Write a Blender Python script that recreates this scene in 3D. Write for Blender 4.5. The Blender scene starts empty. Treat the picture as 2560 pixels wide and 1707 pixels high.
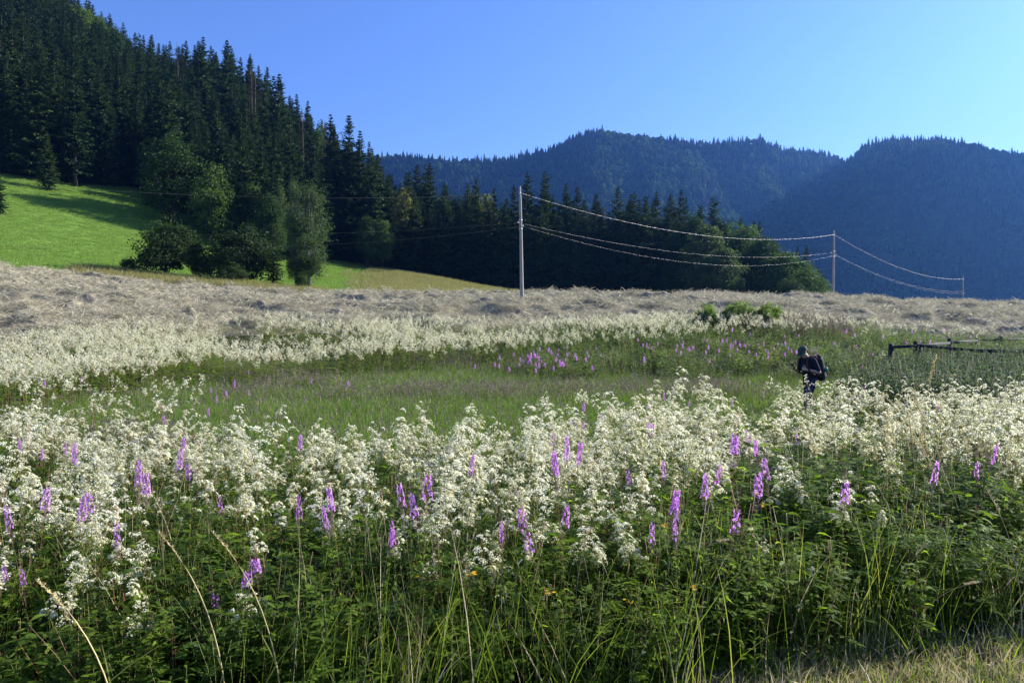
import bpy, math, random
import numpy as np
from mathutils import Vector, Matrix

RNG = np.random.default_rng(11)
random.seed(5)
SC = bpy.context.scene
COL = SC.collection
F, EYE = 1849.0, 1.75
PITCH = math.atan(53.5 / F)
SUN_AZ, SUN_EL = math.radians(67), math.radians(27)

# ------------------------------------------------------------------ camera
cam = bpy.data.cameras.new('camera')
cam.sensor_width = 36; cam.lens = 36 * F / 2560
cam.clip_start = 0.05; cam.clip_end = 9000
camo = bpy.data.objects.new('camera', cam); COL.objects.link(camo)
camo.location = (0, 0, EYE); camo.rotation_euler = (math.pi / 2 - PITCH, 0, 0)
SC.camera = camo

def P(X, Y, y):
    a, b = (X - 1280) / F, (853.5 - Y) / F
    k = y / (b * math.sin(PITCH) + math.cos(PITCH))
    return Vector((a * k, y, EYE + k * (b * math.cos(PITCH) - math.sin(PITCH))))
def colX(x, y):
    return 1280 + F * x / y

# ------------------------------------------------------------------ terrain
UX = np.array([-900, -300, 0, 400, 560, 760, 900, 1000, 1280, 1900, 2400, 2900, 3600.])
DD = np.array([-60, 3.2, 8, 18, 24, 35, 50, 75, 110, 150, 200, 260, 350, 500, 800.])
TZ = {
 -900: [-.3, .6, 2.2, 4.3, 9, 24, 45, 75, 120, 185, 240, 240],
 -300: [-.4, .4, 2.0, 3.9, 8, 20, 38, 68, 113, 178, 235, 235],
 0:    [-.45, .2, 1.9, 3.6, 7.1, 17.2, 32.6, 61, 107, 160, 200, 180],
 400:  [-.47, .05, 1.6, 3.1, 5.3, 11.3, 24.5, 43, 72, 98, 105, 60],
 560:  [-.47, -.15, 1.3, 2.8, 4.8, 9.5, 19.0, 38, 71, 88, 80, 30],
 760:  [-.47, -.3, 1.1, 2.5, 4.1, 7.9, 14.2, 29, 51, 56, 38, 0],
 900:  [-.47, -.3, 1.0, 2.6, 4.1, 7.2, 12, 23, 30, 26, 8, -20],
 1000: [-.47, -.3, .9, 2.6, 4.1, 6.9, 11.2, 15, 16, 12, 0, -30],
 1280: [-.47, -.3, .75, 2.7, 4.1, 5.5, 7.0, 7, 4, -3, -15, -40],
 1900: [-.47, -.3, 1.1, 2.5, 3.8, 2.5, 2, 0, -4, -12, -25, -40],
 2400: [-.47, -.3, .5, 1.9, 3.0, 0.5, -3, -8, -14, -22, -32, -40],
 2900: [-.47, -.35, .4, 1.7, 2.4, -2, -7, -13, -18, -25, -34, -40],
 3600: [-.47, -.35, .3, 1.6, 2.2, -3, -9, -14, -20, -27, -35, -40]}
T = np.array([[0, 0, -.44] + TZ[int(k)] for k in UX])
def catmull(xs, ys, x):
    x = np.clip(x, xs[0], xs[-1]); i = np.clip(np.searchsorted(xs, x) - 1, 0, len(xs) - 2)
    m = np.empty_like(ys); s = (ys[1:] - ys[:-1]) / (xs[1:] - xs[:-1]).reshape((-1,) + (1,) * (ys.ndim - 1))
    m[0] = s[0]; m[-1] = s[-1]
    a, b = s[:-1], s[1:]
    hm = np.where(a * b > 0, 2 * a * b / np.where(np.abs(a + b) < 1e-9, 1e-9, a + b), 0)
    m[1:-1] = hm
    h = (xs[i + 1] - xs[i]); t = (x - xs[i]) / h
    sh = (-1,) + (1,) * (ys.ndim - 1)
    h, t = h.reshape(sh), t.reshape(sh)
    return ((2*t**3 - 3*t**2 + 1) * ys[i] + (t**3 - 2*t**2 + t) * h * m[i] + (-2*t**3 + 3*t**2) * ys[i+1] + (t**3 - t**2) * h * m[i+1])
_GU = np.linspace(-900, 3600, 181)
_GW = np.linspace(0, 1, 401)
def d2w(d): return np.log((np.asarray(d, float) + 66) / 6) / math.log(866 / 6)
_GD = 6 * np.exp(_GW * math.log(866 / 6)) - 66
_tmp = catmull(DD, T.T.copy(), _GD).T             # (13, 401)
_G = catmull(UX, _tmp, _GU)                        # (181, 401)
for _ in range(6):
    _G[1:-1, :] = (_G[:-2, :] + 2 * _G[1:-1, :] + _G[2:, :]) / 4
def vnoise(x, y, seed=0):
    x = np.asarray(x, float); y = np.asarray(y, float)
    xi, yi = np.floor(x).astype(np.int64), np.floor(y).astype(np.int64)
    fx, fy = x - xi, y - yi
    fx, fy = fx * fx * (3 - 2 * fx), fy * fy * (3 - 2 * fy)
    def h(a, b):
        n = (a * 374761393 + b * 668265263 + seed * 1442695041) & 0x7fffffff
        n = ((n ^ (n >> 13)) * 1274126177) & 0x7fffffff
        return ((n ^ (n >> 16)) & 0xffff) / 65535.0
    return (h(xi, yi) * (1 - fx) + h(xi + 1, yi) * fx) * (1 - fy) + (h(xi, yi + 1) * (1 - fx) + h(xi + 1, yi + 1) * fx) * fy
def fbm(x, y, oc=4, seed=0):
    s, a, t = 0, 1, 0
    for o in range(oc):
        s = s + a * vnoise(x * 2**o + o * 17.3, y * 2**o - o * 9.1, seed + o); t += a; a *= .5
    return s / t
def ground(x, y):
    x = np.atleast_1d(np.asarray(x, float)); y = np.atleast_1d(np.asarray(y, float))
    yy = y - .2 * np.clip(x, -4, 6) * ((y > 0) & (y < 12))* np.clip((12-y)/4,0,1)*np.clip(y,0,1)
    U = 1280 + F * x / np.maximum(y, 14)
    gu = np.clip((U + 900) / 25, 0, 179.999); gw = np.clip(d2w(np.clip(yy, -59, 799)) * 400, 0, 399.999)
    i, j = gu.astype(int), gw.astype(int); a, b = gu - i, gw - j
    z = (_G[i, j] * (1 - a) + _G[i + 1, j] * a) * (1 - b) + (_G[i, j + 1] * (1 - a) + _G[i + 1, j + 1] * a) * b
    amp = np.clip((y - 40) / 400, 0, 1) * 6 + np.clip(y / 40, 0, 1) * .25
    return z + (fbm(x * .03, y * .03, 4, 3) - .5) * amp + (fbm(x * .5, y * .5, 3, 8) - .5) * .10 * (y > 2)
def gz(x, y): return float(ground(x, y)[0])

# ------------------------------------------------------------------ mesh helpers
class MB:
    def __init__(s): s.v, s.f, s.m, s.n = [], [], [], 0
    def add(s, v, f, mat=0):
        v = np.asarray(v, np.float32).reshape(-1, 3); f = np.asarray(f, np.int64)
        if len(f) == 0: return
        s.v.append(v); s.f.append(f + s.n); s.m.append(np.full(len(f), mat, np.int32)); s.n += len(v)
    def merge(s, o, M=None):
        for f, m in zip(o.f, o.m): pass
        v = np.concatenate(o.v)
        if M is not None:
            M = np.array(M); v = v @ M[:3, :3].T + M[:3, 3]
        base = s.n; s.v.append(v.astype(np.float32)); s.n += len(v)
        for f, m in zip(o.f, o.m): s.f.append(f + base); s.m.append(m)
    def mesh(s, name, mats, smooth=False):
        me = bpy.data.meshes.new(name)
        v = np.concatenate(s.v); me.vertices.add(len(v)); me.vertices.foreach_set('co', v.ravel())
        li = np.concatenate([f.ravel() for f in s.f]); cnt = np.concatenate([np.full(len(f), f.shape[1]) for f in s.f])
        me.loops.add(len(li)); me.loops.foreach_set('vertex_index', li.astype(np.int32))
        st = np.concatenate([[0], np.cumsum(cnt)[:-1]]).astype(np.int32)
        me.polygons.add(len(cnt)); me.polygons.foreach_set('loop_start', st)
        me.polygons.foreach_set('material_index', np.concatenate(s.m))
        if smooth: me.polygons.foreach_set('use_smooth', np.ones(len(cnt), bool))
        for m in (mats if isinstance(mats, (list, tuple)) else [mats]): me.materials.append(m)
        me.update(calc_edges=True); me.validate()
        return me

def unit(v): return v / np.maximum(np.linalg.norm(v, axis=-1, keepdims=True), 1e-9)
def ribbons(mb, p0, p1, p2, w, seg=3, prof='blade', mat=0, side=None, fold=0):
    p0, p1, p2 = [np.atleast_2d(np.asarray(a, float)) for a in (p0, p1, p2)]
    n = max(len(p0), len(p1), len(p2)); w = np.broadcast_to(np.asarray(w, float), (n,))
    p0, p1, p2 = [np.broadcast_to(a, (n, 3)) for a in (p0, p1, p2)]
    if side is None:
        side = np.cross(p2 - p0, RNG.normal(size=(n, 3)))
    side = unit(side)
    t = np.linspace(0, 1, seg + 1)
    if prof == 'blade': wt = np.maximum((1 - t**1.6), .03)
    elif prof == 'leaf': wt = np.maximum(np.sin(np.pi * np.clip(t, .05, .97)**.75), .04)
    else: wt = 1 - .5 * t
    T_ = t[None, :, None]
    c = (1 - T_)**2 * p0[:, None] + 2 * T_ * (1 - T_) * p1[:, None] + T_**2 * p2[:, None]
    off = side[:, None] * (w[:, None] * wt[None])[..., None] * .5
    v = np.stack([c - off, c + off], 2).reshape(-1, 3)
    k = 2 * (seg + 1)
    b = (np.arange(n) * k)[:, None] + (np.arange(seg) * 2)[None]
    f = np.stack([b, b + 1, b + 3, b + 2], -1).reshape(-1, 4)
    mb.add(v, f, mat)
def tubes(mb, pts, rad, sides=4, mat=0):
    """pts (n,k,3) rad (n,k)"""
    pts = np.asarray(pts, float); rad = np.asarray(rad, float)
    if pts.ndim == 2: pts = pts[None]; rad = rad[None]
    n, k, _ = pts.shape
    d = np.gradient(pts, axis=1); d = unit(d)
    ref = np.where(np.abs(d[..., 2:3]) > .9, np.array([1., 0, 0]), np.array([0, 0, 1.]))
    a = unit(np.cross(d, ref)); b = np.cross(d, a)
    th = np.arange(sides) * 2 * np.pi / sides
    v = pts[:, :, None] + rad[:, :, None, None] * (a[:, :, None] * np.cos(th)[:, None] + b[:, :, None] * np.sin(th)[:, None])
    idx = np.arange(n * k * sides).reshape(n, k, sides)
    q = np.stack([idx[:, :-1], np.roll(idx, -1, 2)[:, :-1], np.roll(idx, -1, 2)[:, 1:], idx[:, 1:]], -1).reshape(-1, 4)
    base = mb.n
    mb.add(v, q, mat)
    cap = idx[:, -1, :]
    mb.v.append(np.zeros((0, 3), np.float32)); mb.f.append(cap + base); mb.m.append(np.full(n, mat, np.int32))
    cap0 = idx[:, 0, ::-1]
    mb.f.append(cap0 + base); mb.m.append(np.full(n, mat, np.int32))
def quads(mb, c, size, mat=0, aspect=1.0, nrm=None, jit=1.0):
    c = np.atleast_2d(c); n = len(c); size = np.broadcast_to(np.asarray(size, float), (n,))
    nn = RNG.normal(size=(n, 3)) * jit
    if nrm is not None: nn = nn + nrm
    nn = unit(nn)
    u = unit(np.cross(nn, RNG.normal(size=(n, 3)))); w = np.cross(nn, u)
    u = u * size[:, None] * .5; w = w * size[:, None] * .5 * aspect
    v = np.stack([c - u, c - w * .9 + u * .15, c + u, c + w * .9 - u * .1], 1)
    mb.add(v, np.arange(n * 4).reshape(n, 4), mat)
def box(mb, c, s, R=None, mat=0, taper=1.0):
    s = np.asarray(s, float) / 2
    v = np.array([[x, y, z] for z in (-1, 1) for y in (-1, 1) for x in (-1, 1)], float) * s
    v[4:, :2] *= taper
    if R is not None: v = v @ np.array(R)[:3, :3].T
    mb.add(v + np.asarray(c), [[0, 2, 3, 1], [4, 5, 7, 6], [0, 1, 5, 4], [2, 6, 7, 3], [0, 4, 6, 2], [1, 3, 7, 5]], mat)
def sphere(mb, c, r, seg=16, rings=10, mat=0, R=None):
    r = np.broadcast_to(np.asarray(r, float), (3,))
    th = np.linspace(0, np.pi, rings + 1)[1:-1]; ph = np.arange(seg) * 2 * np.pi / seg
    v = np.stack([np.outer(np.sin(th), np.cos(ph)), np.outer(np.sin(th), np.sin(ph)), np.outer(np.cos(th), np.ones(seg))], -1).reshape(-1, 3)
    v = np.vstack([v, [[0, 0, 1], [0, 0, -1]]]) * r
    if R is not None: v = v @ np.array(R)[:3, :3].T
    idx = np.arange((rings - 1) * seg).reshape(rings - 1, seg); nx = np.roll(idx, -1, 1)
    q = np.stack([idx[:-1], idx[1:], nx[1:], nx[:-1]], -1).reshape(-1, 4)
    top, bot = (rings - 1) * seg, (rings - 1) * seg + 1
    t1 = np.stack([np.full(seg, top), idx[0], nx[0]], -1); t2 = np.stack([np.full(seg, bot), nx[-1], idx[-1]], -1)
    base = mb.n; mb.add(v + np.asarray(c), q, mat)
    for t in (t1, t2): mb.f.append(t + base); mb.m.append(np.full(seg, mat, np.int32))
def capsule(mb, a, b, ra, rb, seg=14, mat=0):
    a, b = np.asarray(a, float), np.asarray(b, float); L = np.linalg.norm(b - a); d = (b - a) / max(L, 1e-9)
    t = []
    for k in range(6):
        an = -math.pi / 2 + k * math.pi / 10; t.append((ra * math.sin(an), ra * math.cos(an)))
    for k in range(6):
        an = k * math.pi / 10; t.append((L + rb * math.sin(an), rb * math.cos(an)))
    t = np.array(t); pts = a + d * t[:, :1]
    tubes(mb, pts, np.maximum(t[:, 1], 1e-4), seg, mat)

# ------------------------------------------------------------------ object helpers
def tag(o, label=None, cat=None, group=None, kind=None):
    if label: o['label'] = label
    if cat: o['category'] = cat
    if group: o['group'] = group
    if kind: o['kind'] = kind
    return o
def obj(name, me, parent=None, loc=None, rot=None, scale=None):
    o = bpy.data.objects.new(name, me); COL.objects.link(o)
    if parent is not None: o.parent = parent
    if loc is not None: o.location = loc
    if rot is not None: o.rotation_euler = rot
    if scale is not None: o.scale = scale if hasattr(scale, '__len__') else (scale,) * 3
    return o
def copy_thing(src, loc, rot, scale, label=None, group=None, cat=None):
    c = src.copy(); COL.objects.link(c); c.location = loc; c.rotation_euler = rot
    c.scale = scale if hasattr(scale, '__len__') else (scale,) * 3
    for ch in src.children:
        d = ch.copy(); COL.objects.link(d); d.parent = c
    if label: c['label'] = label
    if group: c['group'] = group
    if cat: c['category'] = cat
    return c
def proto(name, me):
    return bpy.data.objects.new(name, me)       # not linked: only its mesh is used
def make_thing(name, parts, loc, rot, scale, label, cat, group=None):
    """Empty at the base + one child per part mesh"""
    e = obj(name, None, None, loc, rot, scale); tag(e, label, cat, group); e.empty_display_size = .2
    for pn, me in parts: obj(pn, me, e)
    return e

def scatter(name, protos, pts, rot, scl, idx, label, cat, base=None, kind='stuff'):
    """one object that carries instanced tufts on its loose points, over an optional sheet"""
    n = len(pts)
    me = bpy.data.meshes.new(name)
    nb = 0
    if base is not None:
        me = base; nb = len(me.vertices); me.vertices.add(n)
        co = np.empty((nb + n) * 3, np.float32); me.vertices.foreach_get('co', co)
        co = co.reshape(-1, 3); co[nb:] = pts; me.vertices.foreach_set('co', co.ravel())
    else:
        me.vertices.add(n); me.vertices.foreach_set('co', np.asarray(pts, np.float32).ravel())
    def attr(nm, typ, arr, w, key, fill):
        full = np.full((nb + n, w), fill, np.float32 if typ != 'INT' else np.int32)
        full[nb:] = np.asarray(arr).reshape(n, w)
        a = me.attributes.new(nm, typ, 'POINT'); a.data.foreach_set(key, full.ravel())
    attr('irot', 'FLOAT_VECTOR', rot, 3, 'vector', 0)
    scl = np.asarray(scl, float); scl = np.repeat(scl[:, None], 3, 1) if scl.ndim == 1 else scl
    attr('iscl', 'FLOAT_VECTOR', scl, 3, 'vector', 0)
    attr('iidx', 'INT', idx, 1, 'value', -1)
    o = obj(name, me); tag(o, label, cat, None, kind)
    ng = bpy.data.node_groups.new(name + '_nodes', 'GeometryNodeTree')
    ng.interface.new_socket('Geometry', in_out='INPUT', socket_type='NodeSocketGeometry')
    ng.interface.new_socket('Geometry', in_out='OUTPUT', socket_type='NodeSocketGeometry')
    N, L = ng.nodes, ng.links
    gi, go, j = N.new('NodeGroupInput'), N.new('NodeGroupOutput'), N.new('GeometryNodeJoinGeometry')
    def named(nm, t):
        a = N.new('GeometryNodeInputNamedAttribute'); a.data_type = t; a.inputs['Name'].default_value = nm
        return [s for s in a.outputs if s.enabled and s.name == 'Attribute'][0]
    r, s, ix = named('irot', 'FLOAT_VECTOR'), named('iscl', 'FLOAT_VECTOR'), named('iidx', 'INT')
    e2r = N.new('FunctionNodeEulerToRotation'); L.new(r, e2r.inputs[0])
    for k, p in enumerate(protos):
        oi = N.new('GeometryNodeObjectInfo'); oi.inputs['Object'].default_value = p; oi.inputs['As Instance'].default_value = False
        cmp_ = N.new('FunctionNodeCompare'); cmp_.data_type = 'INT'; cmp_.operation = 'EQUAL'
        ins = [q for q in cmp_.inputs if q.enabled]
        L.new(ix, ins[0]); ins[1].default_value = k
        ip = N.new('GeometryNodeInstanceOnPoints')
        L.new(gi.outputs[0], ip.inputs['Points']); L.new(cmp_.outputs[0], ip.inputs['Selection'])
        L.new(oi.outputs['Geometry'], ip.inputs['Instance'])
        L.new(e2r.outputs[0], ip.inputs['Rotation']); L.new(s, ip.inputs['Scale'])
        L.new(ip.outputs[0], j.inputs[0])
    if base is not None: L.new(gi.outputs[0], j.inputs[0])
    L.new(j.outputs[0], go.inputs[0])
    m = o.modifiers.new('scatter', 'NODES'); m.node_group = ng
    return o

# ------------------------------------------------------------------ materials
def newmat(name):
    m = bpy.data.materials.new(name); m.use_nodes = True; nt = m.node_tree; nt.nodes.clear()
    out = nt.nodes.new('ShaderNodeOutputMaterial'); return m, nt, out
def ramp(nt, cols):
    r = nt.nodes.new('ShaderNodeValToRGB'); e = r.color_ramp.elements
    for i, (p, c) in enumerate(cols):
        el = e[i] if i < 2 else e.new(p)
        el.position = p; el.color = (*c, 1)
    return r
def leafmat(name, cols, trans=.35, tcol=1.6, rough=.55, spec=.35, wobj=.45, island=True, tgreen=(1.15, 1.2, .6)):
    m, nt, out = newmat(name); N, L = nt.nodes, nt.links
    oi = N.new('ShaderNodeObjectInfo'); g = N.new('ShaderNodeNewGeometry')
    a = N.new('ShaderNodeMath'); a.operation = 'MULTIPLY'; a.inputs[1].default_value = wobj; L.new(oi.outputs['Random'], a.inputs[0])
    b = N.new('ShaderNodeMath'); b.operation = 'MULTIPLY_ADD'; b.inputs[1].default_value = 1 - wobj
    L.new(g.outputs['Random Per Island'], b.inputs[0]); L.new(a.outputs[0], b.inputs[2])
    r = ramp(nt, cols); L.new(b.outputs[0], r.inputs[0])
    p = N.new('ShaderNodeBsdfPrincipled'); p.inputs['Roughness'].default_value = rough; p.inputs['Specular IOR Level'].default_value = spec
    L.new(r.outputs[0], p.inputs['Base Color'])
    if trans > 0:
        t = N.new('ShaderNodeBsdfTranslucent'); mul = N.new('ShaderNodeMixRGB'); mul.blend_type = 'MULTIPLY'; mul.inputs[0].default_value = 1
        mul.inputs[2].default_value = (tgreen[0] * tcol, tgreen[1] * tcol, tgreen[2] * tcol, 1)
        L.new(r.outputs[0], mul.inputs[1]); L.new(mul.outputs[0], t.inputs['Color'])
        mx = N.new('ShaderNodeMixShader'); mx.inputs[0].default_value = trans
        L.new(p.outputs[0], mx.inputs[1]); L.new(t.outputs[0], mx.inputs[2]); L.new(mx.outputs[0], out.inputs[0])
    else: L.new(p.outputs[0], out.inputs[0])
    return m
def solid(name, c1, c2=None, scale=8, rough=.7, spec=.3, metal=0, bump=.0, stretch=(1, 1, 1)):
    m, nt, out = newmat(name); N, L = nt.nodes, nt.links
    p = N.new('ShaderNodeBsdfPrincipled'); p.inputs['Roughness'].default_value = rough; p.inputs['Specular IOR Level'].default_value = spec
    p.inputs['Metallic'].default_value = metal
    tc = N.new('ShaderNodeTexCoord'); mp = N.new('ShaderNodeMapping'); mp.inputs['Scale'].default_value = stretch
    L.new(tc.outputs['Object'], mp.inputs[0])
    n = N.new('ShaderNodeTexNoise'); n.inputs['Scale'].default_value = scale; n.inputs['Detail'].default_value = 5
    L.new(mp.outputs[0], n.inputs['Vector'])
    r = ramp(nt, [(.3, c1), (.7, c2 or c1)]); L.new(n.outputs[0], r.inputs[0]); L.new(r.outputs[0], p.inputs['Base Color'])
    if bump:
        b = N.new('ShaderNodeBump'); b.inputs['Strength'].default_value = bump; b.inputs['Distance'].default_value = .02
        L.new(n.outputs[0], b.inputs['Height']); L.new(b.outputs[0], p.inputs['Normal'])
    L.new(p.outputs[0], out.inputs[0]); return m

M = {}
M['spruce'] = leafmat('spruce_needles', [(0, (.010, .026, .011)), (.5, (.022, .046, .016)), (1, (.055, .085, .024))], trans=.14, rough=.75, spec=.08)
M['spruce_far'] = leafmat('far_spruce_needles', [(0, (.008, .020, .012)), (.75, (.015, .031, .016)), (.88, (.03, .052, .02)), (1, (.045, .075, .028))], trans=.0, rough=.8, spec=.1, wobj=.9)
M['spruce_dead'] = leafmat('dead_needles', [(0, (.07, .045, .035)), (1, (.13, .08, .06))], trans=0, rough=.8, spec=.1)
M['bark'] = solid('spruce_bark', (.04, .032, .026), (.08, .066, .055), 6, .9, .2)
M['birch_bark'] = solid('pale_birch_bark', (.07, .066, .06), (.14, .13, .12), 5, .8, .2)
M['broad'] = leafmat('broadleaf_leaves', [(0, (.022, .05, .012)), (.5, (.04, .085, .018)), (1, (.075, .135, .03))], trans=.3, tcol=1.2, rough=.7, spec=.12)
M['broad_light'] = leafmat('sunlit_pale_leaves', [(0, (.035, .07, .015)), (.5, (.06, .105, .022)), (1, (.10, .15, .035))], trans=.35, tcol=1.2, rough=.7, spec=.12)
M['broad_yellow'] = leafmat('yellowish_leaves', [(0, (.09, .11, .025)), (1, (.17, .18, .05))], trans=.35, tcol=1.2, rough=.7, spec=.12)
M['deep'] = leafmat('deep_green_leaves', [(0, (.014, .034, .009)), (.5, (.028, .06, .014)), (1, (.055, .10, .022))], trans=.25, tcol=1.2, rough=.7, spec=.12)
M['olive'] = leafmat('dark_olive_leaves', [(0, (.013, .028, .008)), (.5, (.024, .046, .012)), (1, (.05, .08, .024))], trans=.25, tcol=1.2, rough=.7, spec=.12)
M['birch'] = leafmat('birch_leaves', [(0, (.035, .065, .025)), (1, (.085, .12, .05))], trans=.35, tcol=1.2, rough=.7, spec=.12)
M['herb'] = leafmat('herb_leaves', [(0, (.020, .042, .006)), (.45, (.045, .085, .010)), (.8, (.095, .15, .016)), (1, (.17, .21, .03))], trans=.5, tcol=1.9, rough=.6, spec=.14, wobj=.3)
M['herb_bright'] = leafmat('fresh_herb_leaves', [(0, (.07, .12, .014)), (1, (.17, .25, .028))], trans=.48, tcol=1.8, rough=.6, spec=.14, wobj=.3)
M['lightherb'] = leafmat('light_green_leaves', [(0, (.07, .12, .03)), (1, (.16, .22, .06))], trans=.45, tcol=1.5, rough=.55, spec=.2, wobj=.4)
M['nettle'] = leafmat('nettle_leaves', [(0, (.03, .065, .025)), (1, (.07, .12, .04))], trans=.4, tcol=1.5, rough=.6, spec=.12, wobj=.3)
M['stem'] = leafmat('green_red_stems', [(0, (.10, .13, .03)), (.5, (.16, .14, .05)), (.8, (.2, .08, .05)), (1, (.22, .06, .05))], trans=0, rough=.5, wobj=.8)
M['cream'] = leafmat('cream_florets', [(0, (.74, .70, .48)), (.3, (.89, .87, .70)), (1, (.94, .93, .82))], trans=.5, tcol=1.05, tgreen=(1.04, 1.02, .88), rough=.7, spec=.1, wobj=.3)
M['bud'] = leafmat('yellow_green_buds', [(0, (.20, .22, .06)), (1, (.42, .40, .17))], trans=.3, tcol=1.2, rough=.7, spec=.15, wobj=.4)
M['pink'] = leafmat('magenta_petals', [(0, (.44, .16, .50)), (.5, (.58, .27, .62)), (1, (.72, .44, .74))], trans=.5, tcol=1.15, tgreen=(1.05, .9, 1.1), rough=.6, spec=.2, wobj=.4)
M['pinkbud'] = leafmat('purple_buds_and_pods', [(0, (.22, .10, .16)), (1, (.36, .2, .24))], trans=.2, tcol=1.1, tgreen=(1, 1, 1), rough=.6)
M['yellow'] = leafmat('yellow_petals', [(0, (.75, .42, .02)), (1, (.85, .6, .04))], trans=.4, tcol=1.0, tgreen=(1, 1, 1), rough=.6)
M['grass'] = leafmat('green_grass', [(0, (.06, .10, .016)), (.5, (.11, .16, .022)), (.8, (.18, .21, .04)), (1, (.30, .28, .10))], trans=.45, tcol=1.5, rough=.5, spec=.2, wobj=.35)
M['meadow'] = leafmat('meadow_grass', [(0, (.07, .13, .025)), (.5, (.11, .185, .03)), (.85, (.16, .22, .045)), (1, (.24, .24, .09))], trans=.35, tcol=1.3, rough=.55, spec=.3, wobj=.5)
M['seed'] = leafmat('purple_brown_seedheads', [(0, (.11, .085, .08)), (.5, (.17, .13, .12)), (1, (.25, .2, .16))], trans=.2, tcol=1.1, tgreen=(1, 1, 1), rough=.7, spec=.2)
M['straw'] = leafmat('dry_straw', [(0, (.36, .29, .17)), (.5, (.48, .40, .25)), (1, (.62, .55, .38))], trans=.3, tcol=1.0, tgreen=(1, 1, .9), rough=.5, spec=.4, wobj=.4)
M['gold'] = leafmat('golden_straw', [(0, (.50, .40, .16)), (1, (.68, .58, .30))], trans=.3, tcol=1.0, tgreen=(1, 1, .9), rough=.5, spec=.3)
M['hay'] = leafmat('hay_strands', [(0, (.21, .18, .12)), (.4, (.37, .33, .225)), (.75, (.54, .49, .35)), (1, (.38, .39, .22))], trans=.22, tcol=1.0, tgreen=(1, 1, .95), rough=.6, spec=.3, wobj=.3)
M['pasture'] = leafmat('pasture_grass', [(0, (.11, .20, .03)), (.5, (.16, .27, .045)), (.9, (.21, .31, .06)), (1, (.26, .3, .10))], trans=.35, tcol=1.2, rough=.6, spec=.25, wobj=.3)
M['ochre'] = leafmat('ochre_grass', [(0, (.14, .17, .04)), (.5, (.22, .21, .07)), (1, (.3, .24, .11))], trans=.35, tcol=1.1, rough=.6, spec=.25, wobj=.6)
M['wood'] = solid('grey_weathered_wood', (.16, .145, .13), (.34, .32, .29), 3, .8, .25, bump=.4, stretch=(12, 12, .6))
M['fencewood'] = solid('dark_fence_wood', (.016, .016, .017), (.04, .04, .042), 4, .8, .25, bump=.4, stretch=(3, 3, 3))
M['wire'] = solid('bright_cable', (.26, .25, .24), (.34, .33, .31), 3, .5, .5, 1.0)
M['wire_dark'] = solid('dark_strand_and_unlit_span', (.05, .05, .05), (.07, .07, .07), 3, .6, .4)  # dark strand of each cable; also paints the left span as unlit
M['metal'] = solid('galvanised_steel', (.4, .4, .4), (.55, .55, .55), 5, .45, .5, .6)
M['porcelain'] = solid('porcelain', (.6, .6, .58), (.7, .7, .68), 5, .25, .5)

exec_later = []

# ================================================================== SETTING
# ---- ground sheet
def sm(a, b, x): t = np.clip((x - a) / (b - a), 0, 1); return t * t * (3 - 2 * t)
def hay_front(X): return np.interp(X, [-400, 0, 400, 760, 1280, 1900, 2560, 3000], [22, 24.5, 30, 35.5, 36.5, 36.5, 35, 34])
def hay_back(X): return np.interp(X, [-400, 0, 400, 760, 1000, 1280, 2560], [70, 75, 76, 77, 78, 90, 100])
def forest_front(X): return np.interp(X, [-900, 0, 200, 370, 480, 600, 700, 760, 860, 960, 1060, 1160, 1260, 1400, 2080, 2200],
                                      [138, 140, 144, 160, 148, 130, 132, 146, 158, 164, 162, 158, 152, 150, 142, 9e3])
def grid_ground():
    us = np.linspace(-1.75, 1.75, 620)
    w = np.linspace(0, 1, 560); ds = np.concatenate([np.linspace(-58, 1.5, 14), np.geomspace(2, 1350, 540)])
    D, U = np.meshgrid(ds, us, indexing='ij')
    X = U * np.maximum(D, 14); Y = D
    Z = ground(X, Y)
    Z = Z.reshape(X.shape)
    Z = np.where(Y > 800, Z - (Y - 800) * .03, Z)
    nx = len(us); idx = np.arange(X.size).reshape(X.shape)
    f = np.stack([idx[:-1, :-1], idx[:-1, 1:], idx[1:, 1:], idx[1:, :-1]], -1).reshape(-1, 4)
    mb = MB(); mb.add(np.stack([X, Y, Z], -1).reshape(-1, 3), f)
    me = mb.mesh('ground', [ground_material()], True)
    CX = 1280 + F * X / np.maximum(Y, 14)
    nz = (fbm(X * .15, Y * .15, 3, 5) - .5) * 6
    hay = sm(0, 2, Y - hay_front(CX) + nz * .3) * sm(0, 1.5, hay_back(CX) - Y + nz * .05)
    green = (1 - hay) * sm(0, 1, Y - hay_back(CX) + 1)
    yel = green * sm(850, 990, CX - (Y - 80) * .8 + nz * 30)
    forest = sm(0, 8, Y - forest_front(CX) + nz)
    for nm, a in (('hay', hay), ('green', green), ('yellow', yel), ('forest', forest)):
        at = me.attributes.new(nm, 'FLOAT', 'POINT'); at.data.foreach_set('value', a.astype(np.float32).ravel())
    return me
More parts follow.
